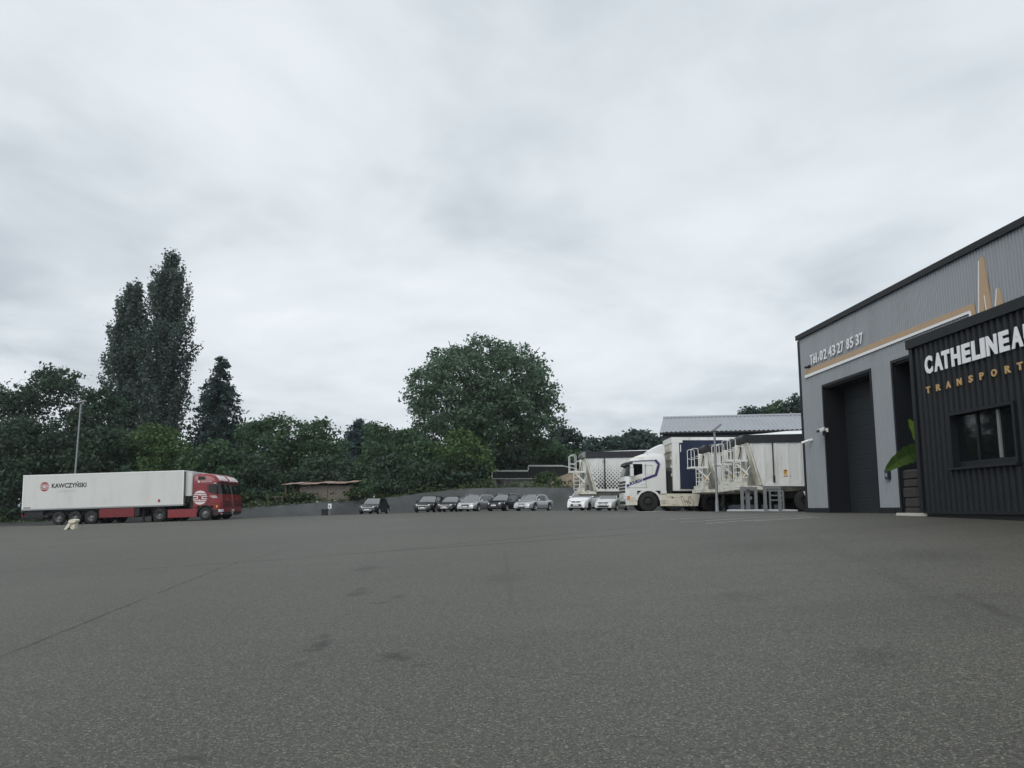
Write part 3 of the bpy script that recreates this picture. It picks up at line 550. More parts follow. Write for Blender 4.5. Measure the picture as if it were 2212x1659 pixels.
# rail fence left of the shed, fence posts on the bank, bin, sign, stones, mound
fp = at(578, 1092, 78.5); fp.z = zup(fp.x, fp.y); FR = thing('rail_fence', 'short weathered wooden rail fence left of the block shed', 'fence', fp)
for i in range(3): m = MB(); m.box(i*.68-.04, i*.68+.04, -.04, .04, -.2, 1.0); m.build('post', M['wood'], FR)
for z in (.45, .88): m = MB(); m.box(-.1, 1.5, -.075, -.042, z-.04, z+.04); m.build('rail', M['wood'], FR)
for i, (px, ht, lb) in enumerate(((1185, 1.6, 'thin dark fence post in the grass below the dark bungalow'), (1253, 1.9, 'thin dark fence post standing in front of the earth mound'))):
    p = at(px, 1053, 82.3); m = MB(); m.cyl((0, 0, -.4), (0, 0, ht), .035, .03, 8); m.cyl((0, 0, ht), (0, 0, ht+.03), .045, .02, 8); tag(m.build('fence_post', M['black'], None, None, (p.x, p.y, zup(p.x, p.y))), lb, 'post')
p = ground_px(701, 1113.5); BI = thing('waste_bin', 'black wheeled waste bin standing against the dark embankment', 'bin', (p.x, p.y, p.z-.01))
m = MB(); m.loft([[(-.24*g, -.26*g, z), (.24*g, -.26*g, z), (.24*g, .26*g, z), (-.24*g, .26*g, z)] for g, z in ((.86, .04), (1, .52))]); m.build('body', M['darkgrey'], BI)
m = MB(); m.loft([[(-.26, -.29, .52), (.26, -.29, .52), (.26, .29, .53), (-.26, .29, .53)], [(-.25, -.28, .56), (.25, -.28, .56), (.24, .28, .60), (-.24, .28, .60)]]); m.build('lid', M['darkgrey'], BI)
for s_ in (-.2, .2): m = MB(); m.cyl((s_-.03, .2, .09), (s_+.03, .2, .09), .1, .1, 14); m.build('wheel', M['rubber'], BI)
p = ground_px(710, 1113); PS_ = thing('sign_post', 'small white notice sign on a thin post beside the black bin', 'sign', (p.x, p.y+.3, zg(p.x, p.y+.3)))
zt = (at(710, 1088, p.y)-p).z; m = MB(); m.cyl((0, .03, -.3), (0, .03, zt), .025, .025, 8); m.build('post', M['steel'], PS_)
m = MB(); m.box(-.15, .15, -.01, .005, zt-.44, zt); m.build('panel', M['white'], PS_)
m = MB(); m.box(-.09, .02, -.016, -.0105, zt-.30, zt-.12); m.box(-.09, .09, -.016, -.0105, zt-.38, zt-.34); m.build('print', mat('sign_blue', (.07, .16, .28), .5), PS_)
for px, py, lb in ((987/1.4584, 1577/1.4584, 'small pale stone on the bank edge left of the block shed wall'), (1066.5/1.4584, 1573.5/1.4584, 'small pale stone on the bank edge below the shed corner')):
    i_ = np.argmin([abs(CX+F*1.0115*t[0]/t[1]-px) for t in topE]); t = topE[i_]; m = MB()
    m.loft([[(r*math.cos(k)*1.2, r*math.sin(k), z) for k in np.linspace(0, 6.283, 9)[:-1]] for r, z in ((.06, -.06), (.11, .02), (.09, .08), (.03, .11))]); tag(m.build('stone', M['stone'], None, 60, (t[0], t[1]+.1, t[2])), lb, 'stone')
mp_ = at(1252, 1050, 92); zz = zup(mp_.x, mp_.y); m = MB(); rg = []
for k, t in enumerate(np.linspace(0, 1, 9)):
    rg.append([(4.6*(1-t)**.9*math.cos(a)*(1+.08*math.sin(3*a+k)), 3.2*(1-t)**.9*math.sin(a)*(1+.1*math.cos(5*a)), -.3+2.35*t**.85+.10*math.sin(4*a+2*k)*(t < .95)) for a in np.linspace(0, 6.283, 25)[:-1]])
m.loft(rg); tag(m.build('earth_mound', M['earth'], None, 60, (mp_.x, mp_.y, zz)), 'bare brown earth mound in the grass beside the bungalow', 'mound')
# ================================================================== WHEELS AND VEHICLES
def car_wheel(r, w, style, rim_mat):
    t = MB(); t.lathe([(r*.66, -w/2), (r*.9, -w/2), (r*.985, -w*.36), (r, 0), (r*.985, w*.36), (r*.9, w/2), (r*.66, w/2), (r*.62, w*.3), (r*.62, -w*.3), (r*.66, -w/2)], 26)
    rm = MB(); o_ = w/2-.005
    rm.lathe([(r*.70, o_-.01), (r*.66, o_+.004), (r*.60, o_-.03), (r*.60, -w*.2), (r*.70, -w*.2)], 26)
    ns = {'five': 5, 'ten': 10, 'seven': 7}[style]
    for k in range(ns):
        a = 2*math.pi*k/ns; hw = r*(.12 if ns == 5 else .085 if ns == 7 else .05); c, s = math.cos(a), math.sin(a)
        def q(u, v, y): return (c*u-s*v, y, s*u+c*v)
        rm.loft([[q(r*.1, -hw*1.2, o_-.02), q(r*.1, hw*1.2, o_-.02), q(r*.1, hw, o_-.06), q(r*.1, -hw, o_-.06)], [q(r*.65, -hw*.8, o_-.012), q(r*.65, hw*.8, o_-.012), q(r*.65, hw*.7, o_-.05), q(r*.65, -hw*.7, o_-.05)]])
    rm.lathe([(0.001, o_-.005), (r*.17, o_-.01), (r*.17, o_-.06)], 14)
    bk = MB(); bk.lathe([(0.001, -.02), (r*.61, -.02), (r*.61, -.03), (.001, -.03)], 20)
    return t.mesh('wheel', M['rubber'], 40), rm.mesh('rim', rim_mat, 40), bk.mesh('brake_disc', M['under'])
def truck_wheel(r=.52, w=.3, rim=None, dish='out'):
    t = MB(); t.lathe([(r*.56, -w/2), (r*.88, -w/2), (r*.97, -w*.42), (r, -w*.3), (r, w*.3), (r*.97, w*.42), (r*.88, w/2), (r*.56, w/2), (r*.54, w*.3), (r*.54, -w*.3), (r*.56, -w/2)], 32)
    rm = MB(); d = .05 if dish == 'out' else -.10
    rm.lathe([(r*.57, w/2-.015), (r*.545, w/2+.005), (r*.50, w/2-.06), (r*.44, w/2-.08+d*.3), (r*.30, w/2-.05+d), (r*.20, w/2-.03+d), (r*.19, w/2+.03+d), (.001, w/2+.04+d)], 28)
    hl = MB()
    for k in range(10):
        a = 2*math.pi*k/10; hl.disc((r*.385*math.cos(a), w/2-.062+d*.68+.016, r*.385*math.sin(a)), r*.055, 8)
    return t.mesh('wheel', M['rubber'], 40), rm.mesh('rim', rim or M['alu'], 40), hl.mesh('hand_hole', M['black'])
def put_wheel(meshes, parent, x, y, z, side, kids=('rim', 'hand_hole')):
    o = link('wheel', meshes[0], parent, (x, y, z)); o.rotation_euler = (0, 0, 0 if side > 0 else math.pi)
    for nm, me_ in zip(kids, meshes[1:]): link(nm, me_, o)
    return o
def rrect(x0, x1, hw, r, z, n=4, rf=None):
    """rounded rectangle ring at height z: front corners rf, rear corners r"""
    rf = r if rf is None else rf; P_ = []
    for cx, cy, a0, q in ((x1-rf, hw-rf, 0, rf), (x0+r, hw-r, 90, r), (x0+r, -hw+r, 180, r), (x1-rf, -hw+rf, 270, rf)):
        for k in range(n+1): a = R(a0+90*k/n); P_.append((cx+q*math.cos(a), cy+q*math.sin(a), z))
    return P_
def front_patch(sl, z0, z1, off, hwf, mt, name, par, rows=6):
    """panel that hugs the cab front between two heights; sl = slices (z, x0, x1, hw, r, rf)"""
    zs = [q[0] for q in sl]; m = MB(); rings = []
    for z in np.linspace(z0, z1, rows):
        x1 = np.interp(z, zs, [q[2] for q in sl]); hw = np.interp(z, zs, [q[3] for q in sl]); rf = np.interp(z, zs, [q[5] for q in sl]); ring = []
        for a in np.linspace(-90*hwf, 90*hwf, 15) if hwf <= 1 else []:
            pass
        for s in (-1, 1):
            arc = [(x1-rf+(rf+off)*math.cos(R(a)), s*(hw-rf+(rf+off)*math.sin(R(a)))) for a in np.linspace(90*hwf, 0, 5)]
            ring += arc if s < 0 else arc[::-1]
        rings.append([(x, y, z) for x, y in ring])
    m.loft(rings, cap=False, closed=False); return m.build(name, mt, par, 60)
def tractor(label, kind, mtx, group=None):
    """tractor unit; origin under the front axle, x forward"""
    T = thing('tractor_unit', label, 'truck', mtx, group); red = kind == 'red'; cm = M['red'] if red else M['cabwhite']
    hw = 1.245; xr = -.98; wbase = 3.6 if red else 3.38; wr = .51
    if red: sl = [(.42, xr, 1.30, 1.20, .05, .32), (.75, xr, 1.36, hw, .05, .34), (1.30, xr, 1.34, hw, .05, .32), (1.95, xr, 1.27, hw, .05, .26), (2.85, xr, 1.07, hw-.02, .06, .26), (2.98, xr, 1.10, hw-.02, .06, .34), (3.25, xr, .98, hw-.05, .08, .42), (3.50, xr+.01, .70, hw-.12, .12, .5), (3.66, xr+.05, .30, hw-.28, .2, .5), (3.69, xr+.15, .0, hw-.5, .2, .5)]
    else: sl = [(.34, xr, 1.22, 1.19, .05, .32), (.70, xr, 1.31, hw, .05, .34), (1.25, xr, 1.30, hw, .05, .34), (1.85, xr, 1.25, hw, .05, .30), (2.62, xr, 1.02, hw-.03, .06, .32), (2.80, xr, .90, hw-.05, .08, .4), (2.98, xr+.01, .62, hw-.10, .1, .45), (3.12, xr+.02, .2, hw-.16, .12, .45), (3.18, xr+.05, -.3, hw-.28, .15, .4)]
    # cab shell: keep the wheel arch open by starting the cab above it and adding the bumper and step box separately
    up = [q for q in sl if q[0] >= 1.2]; cut = 1.12
    m = MB(); lo = list(sl[2]); lo[0] = cut; m.loft([rrect(q[1], q[2], q[3], q[4], q[0], 4, q[5]) for q in [tuple(lo)]+up]); cab = m.build('cab', cm, T, 40)
    m = MB(); m.loft([rrect(.60, q[2], q[3], .03, q[0], 4, q[5]) for q in sl[:2]+[(cut-.002,)+tuple(sl[2][1:])]]); bp = m.build('bumper', cm, T, 40)
    if red:
        m = MB(); m.box(xr, -.62, -hw, hw, .98, cut-.002); m.build('rear_fairing', cm, T)
    else:
        m = MB(); m.box(xr, -.66, -hw, hw, .92, cut-.002); m.build('rear_fairing', cm, T)
    # wheel arches
    for s in (-1, 1):
        m = MB(); arc0 = []; arc1 = []
        for k in range(13): a = R(8+164*k/12); arc0.append((.60*math.cos(a), .51+.60*math.sin(a))); arc1.append((.71*math.cos(a), .51+.70*math.sin(a)))
        m.loft([[(x, s*1.0, z) for x, z in arc0], [(x, s*(hw+.015), z) for x, z in arc0], [(x, s*(hw+.015), z) for x, z in arc1], [(x, s*1.0, z) for x, z in arc1]], cap=False, closed=False)
        m.build('wheel_arch', M['black'] if red else M['cabwhite'], T, 50)
    # glazing
    front_patch(sl, 2.02 if red else 1.90, 2.80 if red else 2.55, .012, .78, M['glass'], 'windscreen', cab)
    z0, z1 = (2.10, 2.80) if red else (1.93, 2.56)
    for s in (-1, 1):
        poly = [(.22, z0+.10), (.22, z1), (.88, z1-.01), (1.02, z0+.05), (.98, z0-.06), (.6, z0-.02)] if red else [(.30, z0+.12), (.30, z1), (.93, z1), (1.02, z0-.06), (.75, z0-.02)]
        m = MB(); m.prism(poly, s*(hw-.016 if red else hw-.02), s*(hw+.006)); m.build('side_window', M['glass'], cab)
        # mirrors
        m = MB(); m.box(.82, 1.0, s*(hw+.10), s*(hw+.32), 1.88+.15*red, 2.34+.15*red); m.box(.84, .99, s*(hw+.10), s*(hw+.3), 2.36+.15*red, 2.52+.15*red); m.box(.9, .96, s*(hw-.05), s*(hw+.12), 1.95+.15*red, 2.0+.15*red); m.box(.9, .96, s*(hw-.05), s*(hw+.12), 2.43+.15*red, 2.48+.15*red); m.build('mirror', M['black'] if red else M['cabwhite'], T)
        m = MB(); m.box(.05, 1.18, s*(hw-.01), s*(hw+.008), 1.27, 1.285); m.box(.115, .13, s*(hw-.01), s*(hw+.008), 1.3, 2.8 if red else 2.6); m.build('door_seam', M['under'], cab)
        m = MB(); m.box(.2, .38, s*hw, s*(hw+.025), 1.46, 1.52); m.build('door_handle', M['black'] if red else M['cabwhite'], cab)
        # step box
        m = MB(); m.box(.62, 1.05, s*(hw-.30), s*(hw+.004), .36, .55); m.box(.62, 1.05, s*(hw-.30), s*(hw+.004), .60, .78); m.build('step', M['black'] if red else M['skirt'], T)
        # head lamps
        m = MB(); zc = .72 if red else .74
        m.loft([[(np.interp(zc, [q[0] for q in sl], [q[2] for q in sl])-.34+.352*math.cos(R(a)), s*(hw-.34+.352*math.sin(R(a))), z) for a in (8, 25, 42, 60)] for z in (zc-.1, zc+.1)], cap=False, closed=False); m.build('headlight', M['lamp'], bp)
        m = MB(); m.loft([[(np.interp(zc, [q[0] for q in sl], [q[2] for q in sl])-.34+.354*math.cos(R(a)), s*(hw-.34+.354*math.sin(R(a))), z) for a in (61, 72, 84)] for z in (zc-.1, zc+.1)], cap=False, closed=False); m.build('indicator', M['amber'] if not red else M['lamp'], bp)
        if red: m = MB(); m.loft([[(1.30-.32+.332*math.cos(R(a)), s*(hw-.34+.332*math.sin(R(a))), z) for a in (15, 30, 45)] for z in (.44, .54)], cap=False, closed=False); m.build('fog_light', M['lamp'], bp)
        # side skirt and fuel tank
        m = MB(); x0, x1 = (-wbase+.66, -.66) if red else (-wbase+.62, -.62)
        m.prism([(x0+.12, .30), (x1, .30), (x1, .96), (x0-.02, .96)] if not red else [(x0, .28), (x1, .28), (x1, 1.0), (x1-.1, 1.08), (x1-.35, .92), (x0, .92)], s*(hw-.06), s*hw); m.build('side_skirt', cm if red else M['skirt'], T)
        m = MB(); m.box(x0+.2, x1-.1, s*.5, s*(hw-.07), .35, .9); m.build('tank', M['under'], T)
        # rear mudguard
        m = MB(); a0 = []; a1 = []
        for k in range(11): a = R(18+144*k/10); a0.append((-wbase+.60*math.cos(a), wr+.60*math.sin(a))); a1.append((-wbase+.64*math.cos(a), wr+.64*math.sin(a)))
        m.loft([[(x, s*.62, z) for x, z in a0], [(x, s*(hw-.02), z) for x, z in a0], [(x, s*(hw-.02), z) for x, z in a1], [(x, s*.62, z) for x, z in a1]], cap=False); m.build('mudguard', M['black'], T, 50)
    # grille
    if red:
        front_patch(sl, 1.02, 1.98, .006, .12, M['red'], 'grille_panel', cab)
        for k in range(4):
            g_ = front_patch(sl, 1.03+k*.13, 1.09+k*.13, .014, .25-.03*k, M['black'], 'grille_slot', cab, 2)
        m = MB(); m.lathe([(.001, 0), (.09, 0), (.09, .02), (.001, .02)], 16); e_ = m.build('emblem', M['chrome'], cab, None, (1.335, 0, 1.62)); e_.rotation_euler = (0, 0, R(90))
        front_patch(sl, .43, .62, .012, .3, M['black'], 'lower_grille', bp, 2)
        front_patch(sl, 2.86, 2.97, .13, .85, M['black'], 'sun_visor', cab, 3)
        front_patch(sl, 3.10, 3.55, .012, .35, M['decal'], 'roof_decal', cab, 6)
        for s in (-1, 1): m = MB(); m.prism([(-.62, 3.18), (-.62, 3.46), (-.15, 3.44), (-.02, 3.30), (-.06, 3.18)], s*(hw-.16), s*(hw-.035)); m.build('air_intake', M['black'], cab); m = MB(); m.box(.62, 1.0, s*(hw-.05), s*(hw+.012), 2.86, 2.90); m.build('white_trim', M['white'], cab)
    else:
        for k in range(4): front_patch(sl, 1.02+k*.17, 1.13+k*.17, .012, .42, M['black'], 'grille_slot', cab, 2)
        front_patch(sl, .40, .56, .012, .3, M['black'], 'lower_grille', bp, 2)
        front_patch(sl, 2.50, 2.66, .16, .82, M['black'], 'sun_visor', cab, 3)
        # roof air deflector
        m = MB(); prof = [(.0, 3.13, 1.02), (-.25, 3.36, 1.05), (-.60, 3.55, 1.08), (-.86, 3.66, 1.09), (-.96, 3.60, 1.09)]
        m.loft([[(x, -w_, 3.08 if i else 3.10), (x, -w_+.02, z-.12*(z-3.08)), (x, -w_*.8, z), (x, 0, z+.03), (x, w_*.8, z), (x, w_-.02, z-.12*(z-3.08)), (x, w_, 3.08 if i else 3.10)] for i, (x, z, w_) in enumerate(prof)]); m.build('air_deflector', cm, cab, 50)
        m = MB(); m.box(-.97, .02, -1.10, 1.10, 3.055, 3.078); m.build('deflector_shadow_line', M['under'], cab)  # dark strip standing in for the shadow line under the deflector
    # chassis
    m = MB(); m.box(-wbase-.75, .6, -.42, -.34, .72, 1.0); m.box(-wbase-.75, .6, .34, .42, .72, 1.0); m.box(-wbase-.7, -wbase+.6, -.34, .34, .8, .92); m.box(-.95, .9, -.8, .8, .5, .95); m.build('chassis', M['under'], T)
    m = MB(); m.cyl((-wbase, 0, 1.02), (-wbase, 0, 1.14), .45, .42, 20); m.build('fifth_wheel', M['under'], T)
    m = MB(); m.box(-1.35, -1.05, -.9, .9, .95, 2.2); m.build('rear_stack', M['under'], T)
    wf = truck_wheel(rim=M['truckrim'] if red else M['under'], dish='out'); wrr = truck_wheel(rim=M['truckrim'] if red else M['under'], dish='in')
    for s in (-1, 1):
        put_wheel(wf, T, 0, s*1.07, .52, s); put_wheel(wrr, T, -wbase, s*1.07, .52, s); put_wheel(wrr, T, -wbase, s*.74, .52, s)
    return T, cab, hw
def circle_logo(c, r, bands, side, mt, name, par, y, flip):
    """round emblem of horizontal bars with a bracketed letter in the middle; bands are (v0, v1, u0, u1)"""
    m = MB()
    for v0, v1, u0, u1 in bands:
        top = []; bot = []
        for v, l in ((v0, bot), (v1, top)):
            w_ = math.sqrt(max(0, 1-v*v)); l += [(max(-w_, u0), v), (min(w_, u1), v)]
        vs = np.linspace(v0, v1, 5); Lft = [(max(-math.sqrt(max(0, 1-v*v)), u0), v) for v in vs]; Rgt = [(min(math.sqrt(max(0, 1-v*v)), u1), v) for v in vs]
        pts = Lft+Rgt[::-1]; m.add([(c[0]+flip*u*r, y, c[1]+v*r) for u, v in pts], [tuple(range(len(pts)))])
    return m.build(name, mt, par)
BANDS = [(.60, 1, -1, 1), (.36, .50, -1, 1), (-1, -.60, -1, 1), (-.50, -.36, -1, 1), (.10, .24, -1, -.28), (-.24, -.10, -1, -.28), (-.10, .10, -.42, -.28), (.10, .24, .22, 1), (-.24, -.10, .22, 1), (-.10, .10, .22, .36), (.24, .36, -.06, .08), (-.36, -.24, -.12, .02)]
def flat_text(par, s, x0, x1, z0, z1, y, mt, flip, name='lettering', bold=.02, shear=0.):
    return_ = glyph_mesh(name, s, lambda u, v, d: (x0+(x1-x0)*u*1.0, y, z0+(z1-z0)*v+shear*u), .0, mt, bold); return_.parent = par; return return_
# ------------------------------------------------------------------ the two red trucks with refrigerated trailers
def reefer(label, mtx):
    """origin under the kingpin, x forward; box from 1.25 ahead to 12.1 behind"""
    T = thing('semi_trailer', label, 'trailer', mtx, 'white refrigerated trailers of the red trucks'); xf, xb, hw = 1.85, -10.85, 1.3
    m = MB(); m.box(xb, xf, -hw, hw, 1.24, 3.95); box = m.build('box', M['trailer'], T)
    m = MB(); m.box(xb-.02, xf+.02, -hw-.012, hw+.012, 1.19, 1.30); m.build('lower_rail', M['steel'], box)
    m = MB(); m.box(xb-.02, xf+.02, -hw-.01, hw+.01, 3.89, 3.97); m.build('upper_rail', M['white'], box)
    for x in (xf-.07, xb+.02): m = MB(); m.box(x, x+.07, -hw-.012, hw+.012, 1.3, 3.89); m.build('corner_post', M['white'], box)
    for s in (-.62, .62): m = MB(); m.box(xb-.05, xb-.015, s-.6, s+.6, 1.32, 3.85); d_ = m.build('rear_door', M['trailer'], box); m = MB(); m.tube([(xb-.07, s+.2, 1.3), (xb-.07, s+.2, 3.9)], .02); m.build('lock_rod', M['steel'], d_)
    m = MB(); m.loft([rrect(xf+.03, xf+.60, 1.0, .02, z, 3, .14) for z in (1.95, 2.05, 3.6, 3.82)]); fr = m.build('cooling_unit', M['trailer'], T, 40)
    m = MB(); m.box(xf+.03, xf+.45, -.9, .9, 1.45, 1.94); m.build('cooling_base', M['under'], T)
    m = MB(); m.box(xf+.605, xf+.615, -.7, .7, 2.3, 3.2); m.build('cooling_grille', M['under'], fr)
    m = MB(); m.box(xb+.2, .6, -.5, -.4, .95, 1.19); m.box(xb+.2, .6, .4, .5, .95, 1.19); m.box(-9.6, -4.9, -.95, .95, .75, 1.0); m.build('chassis', M['under'], T)
    for s in (-1, 1):
        m = MB(); m.box(-4.75, -2.0, s*1.0, s*1.27, .46, 1.16); m.build('pallet_or_filler_box', M['redplain'], T)
        m = MB(); m.box(-1.5, -1.35, s*.75, s*.9, .06, 1.19); m.box(-1.6, -1.25, s*.68, s*.97, .03, .07); m.build('landing_leg', M['under'], T)
        m = MB(); m.box(-1.95, -1.6, s*1.05, s*1.25, .5, 1.15); m.build('tool_box', M['under'], T)
        m = MB(); m.box(xb+.05, -8.75, s*1.15, s*1.25, .62, .80); m.box(xb+.2, -9.2, s*1.0, s*1.2, .5, 1.15); m.build('side_guard', M['under'], T)
        wm = truck_wheel(rim=M['truckrim'], dish='in')
        for x in (-5.40, -6.68, -7.96): put_wheel(wm, T, x, s*1.08, .52, s)
        m = MB()
        m.box(-8.6, -4.8, s*.9, s*1.24, 1.06, 1.10); m.build('mudguard', M['under'], T)
    m = MB(); m.box(xb-.03, xb+.15, -1.2, 1.2, .5, .68); m.build('rear_bumper', M['under'], T)
    for s in (-1, 1): m = MB(); m.box(xb-.05, xb+.05, s*.85, s*1.2, .75, .95); m.build('tail_light', M['tail'], T)
    for s, fl in ((-1, 1), (1, -1)):
        y = s*(hw+.004); W_ = lambda a: a if fl > 0 else a
        def X(t): return (xb+t) if fl > 0 else (xf-t)
        circle_logo((X(1.72) , 3.02), .37, BANDS, s, M['print_red'], 'emblem', box, y, fl)
        flat_text(box, 'KAWCZYŃSKI', X(2.28), X(5.02), 2.88, 3.37, y, M['print_dark'], fl, bold=.035)
        flat_text(box, 'LOGISTICS', X(2.90), X(4.22), 2.53, 2.70, y, M['print_grey'], fl, bold=.0)
        m = MB(); m.add([(X(10.7), y, 1.52), (X(10.88), y, 1.52), (X(10.88), y, 1.75), (X(10.7), y, 1.75)], [(0, 1, 2, 3)]); m.build('sticker', M['print_red'], box)
        m = MB(); m.add([(X(.15), y, 1.36), (X(.7), y, 1.36), (X(.7), y, 1.43), (X(.15), y, 1.43)], [(0, 1, 2, 3)]); m.build('maker_mark', M['print_dark'], box)
    return T
def red_rig(px_front_wheel, Y, lab_t, lab_r):
    p = ground_px(px_front_wheel, 1126); X = ray(px_front_wheel, 1115)[0]*Y
    wb = 3.6; mt = vehicle_mtx((X-wb/2, Y+1.25), (1, 0), 11.5); mt = mt @ Matrix.Translation((wb/2, 0, 0))
    T, cab, hw = tractor(lab_t, 'red', mt, 'red tractor units parked side by side')
    for s, fl in ((-1, 1), (1, -1)):
        y = s*(hw+.010)
        circle_logo((-.42, 1.78), .56, [b for b in BANDS], s, M['decal'], 'emblem', cab, y, fl)
        y2 = s*(hw-.004); m = MB()
        m.add([(-.55+.09*math.cos(a), s*(hw+.006), 3.03+.09*math.sin(a)) for a in np.linspace(0, 6.283, 15)[:-1]], [tuple(range(14))]); m.build('small_emblem', M['decal'], cab)
        x0, x1 = (-.38, .5) if fl > 0 else (.5, -.38)
        flat_text(cab, 'KAWCZYŃSKI', x0, x1, 2.96, 3.11, s*(hw+.006), M['decal'], fl, bold=.01)
        m = MB()
        for k in range(3): m.box(.34+.1*k, .86+.05*k, s*(hw+.004), s*(hw+.010), 1.86-k*.07, 1.90-k*.07)
        m.build('door_print', M['decal'], cab)
        m = MB(); m.add([(.92+.07*math.cos(a), s*(hw+.02), 1.05+.10*math.sin(a)) for a in np.linspace(0, 6.283, 13)[:-1]], [tuple(range(12))]); m.build('yellow_badge', M['yellow'], bp_of(T))
    R_ = reefer(lab_r, mt @ Matrix.Translation((-wb-.02+.05, 0, 0)))
    return T, R_
def bp_of(T): return [o for o in bpy.data.objects if o.parent == T and o.name.startswith('bumper')][0]
red_rig(443, 66, 'red tractor unit with white round emblem on its door, in front of its twin', 'white refrigerated trailer with red and black lettering facing the yard')
red_rig(468, 69.7, 'red tractor unit mostly hidden behind its identical red twin', 'white refrigerated trailer hidden behind the lettered refrigerated trailer')
# ------------------------------------------------------------------ white tractor with blue curtain trailer
def sc_x(cx): return (1900+cx/4.9156)/1.4584
Xw = ray(sc_x(700), 1080)[0]*45.15
mt = vehicle_mtx((Xw+1.69, 45+1.25), (-1, 0), 3.38) @ Matrix.Translation((1.69, 0, 0))
T, cab, hw = tractor('white tractor unit with navy stripe and grubby cream side skirts', 'white', mt)
sy = hw+.014
def sline(pts, w_, mt_, name, off=0.):
    m = MB()
    for (a, b) in zip(pts[:-1], pts[1:]):
        a = Vector((a[0], 0, a[1])); b = Vector((b[0], 0, b[1])); t = (b-a).normalized(); n = Vector((-t.z, 0, t.x))*w_/2; e_ = t*w_*.25
        for s in (-1, 1): m.add([Vector((p.x, s*(sy+off), p.z)) for p in (a+n-e_, b+n+e_, b-n+e_, a-n-e_)], [(0, 1, 2, 3)])
    return m.build(name, mt_, cab)
Q = lambda cx, cy: ((700-cx)*.003507, (1130-cy)*.003507)
sline([Q(415, 365), Q(610, 352), Q(820, 345)], .045, M['navy'], 'stripe'); sline([Q(820, 345), Q(875, 410)], .13, M['navy'], 'stripe', .001)
sline([Q(862, 432), Q(820, 572)], .14, M['navy'], 'stripe'); sline([Q(820, 572), Q(625, 640)], .13, M['navy'], 'stripe', .001)
sline([Q(395, 725), Q(372, 735)], .12, M['navy'], 'stripe')
sline([Q(415, 660), Q(600, 595)], .05, M['paleyellow'], 'pale_stripe', -.002); sline([Q(850, 420), Q(800, 560)], .05, M['paleyellow'], 'pale_stripe', -.002); sline([Q(420, 312), Q(640, 300)], .03, M['paleyellow'], 'pale_stripe', -.002)
for s in (-1, 1):
    a = Q(412, 728); b = Q(610, 665); a, b = (a, b) if s > 0 else (b, a)
    dz = b[1]-a[1]; glyph_mesh('lettering', 'BOURDA', lambda u, v, d: (a[0]+(b[0]-a[0])*u, s*sy, a[1]-.02+dz*u+v*.19), 0, M['navy'], .05).parent = cab
    m = MB(); 
    for (x0, x1, z0, z1) in ((-.22, .22, 1.98, 1.99), (-.22, .22, 2.50, 2.51), (-.22, -.21, 1.98, 2.5), (.21, .22, 1.98, 2.5)): m.box(x0-.02, x1-.02, s*(hw-.02), s*(hw+.004), z0, z1)
    m.build('panel_seam', mat('seam_grey', (.45, .45, .43), .6), cab)
# painted outline number on the skirt
sk = [o for o in bpy.data.objects if o.parent == T and o.name.startswith('side_skirt')]
one = [(1190, 905), (1222, 893), (1272, 1055), (1245, 1060), (1190, 905)]
thr = [(1252, 965), (1282, 975), (1315, 950), (1312, 915), (1345, 905), (1352, 945), (1385, 970), (1390, 1010), (1372, 1045), (1330, 1050), (1290, 1010), (1300, 985), (1335, 1010), (1345, 990), (1318, 968), (1290, 992), (1252, 965)]
for o_ in sk:
    s = 1 if 'side_skirt' in o_.name and sum(v.co.y for v in o_.data.vertices) > 0 else -1
    m = MB()
    for L_ in (one, thr):
        pts = [((700-x)*.003507, s*(hw+.004), (1130-y)*.003507) for x, y in L_]; m.tube(pts, .010, 5)
    m.build('outline_number', M['print_dark'], o_)
    m = MB(); m.box(-1.32, -1.24, s*(hw), s*(hw+.006), .72, .79); m.build('skirt_vent', M['print_dark'], o_)
    m = MB(); 
    for k in range(4): m.box(-.92, -.68, s*hw, s*(hw+.005), .42+k*.05, .43+k*.05)
    m.build('skirt_slot', M['print_dark'], o_)
# curtain trailer: origin at its front
CT = thing('curtain_trailer', 'semi trailer with navy blue curtain side and white ribbed front wall', 'trailer', None)
Xf = ray(1455, 1050)[0]*45; CT.matrix_world = vehicle_mtx((Xf+6.8, 46.27), (-1, 0), 13.6) @ Matrix.Translation((6.8, 0, 0))
m = MB(); m.box(-13.5, -.06, -1.25, 1.25, 1.22, 3.86); bx = m.build('curtain', M['bluecurtain'], CT)
for k in range(26):
    x = -.5-k*.51; m = MB(); m.box(x-.025, x+.025, 1.252, 1.262, 1.16, 1.4); m.build('curtain_strap', M['print_dark'], bx)
m = MB(); m.box(-.06, 0, -1.27, 1.27, 1.12, 3.9); fw = m.build('front_wall', M['grimy'], CT)
for k in range(4): m = MB(); m.box(0, .05, -1.0, 1.0, 1.9+k*.45, 2.05+k*.45); m.build('front_rib', M['grimy'], fw)
for s in (-1, 1): m = MB(); m.box(-.36, .02, s*1.20, s*1.275, 1.12, 3.9); m.build('front_post', M['tipper'], CT)
m = MB(); m.box(-13.6, .04, -1.28, 1.28, 3.84, 4.0); m.build('roof_rail', M['tipper'], CT)
m = MB(); m.box(-.55, .05, -1.285, 1.285, 3.70, 3.985); m.build('roof_corner', M['tipper'], CT)
m = MB(); m.box(-13.6, .0, 1.20, 1.275, 1.10, 1.20); m.box(-13.6, 0, -1.275, -1.2, 1.1, 1.2); m.build('side_rail', M['alu'], CT)
m = MB(); m.box(-13.4, -.1, -.5, .5, .9, 1.1); m.box(-.9, -.1, -1.0, 1.0, 1.05, 1.12); m.build('chassis', M['under'], CT)
wm = truck_wheel(rim=M['under'], dish='in')
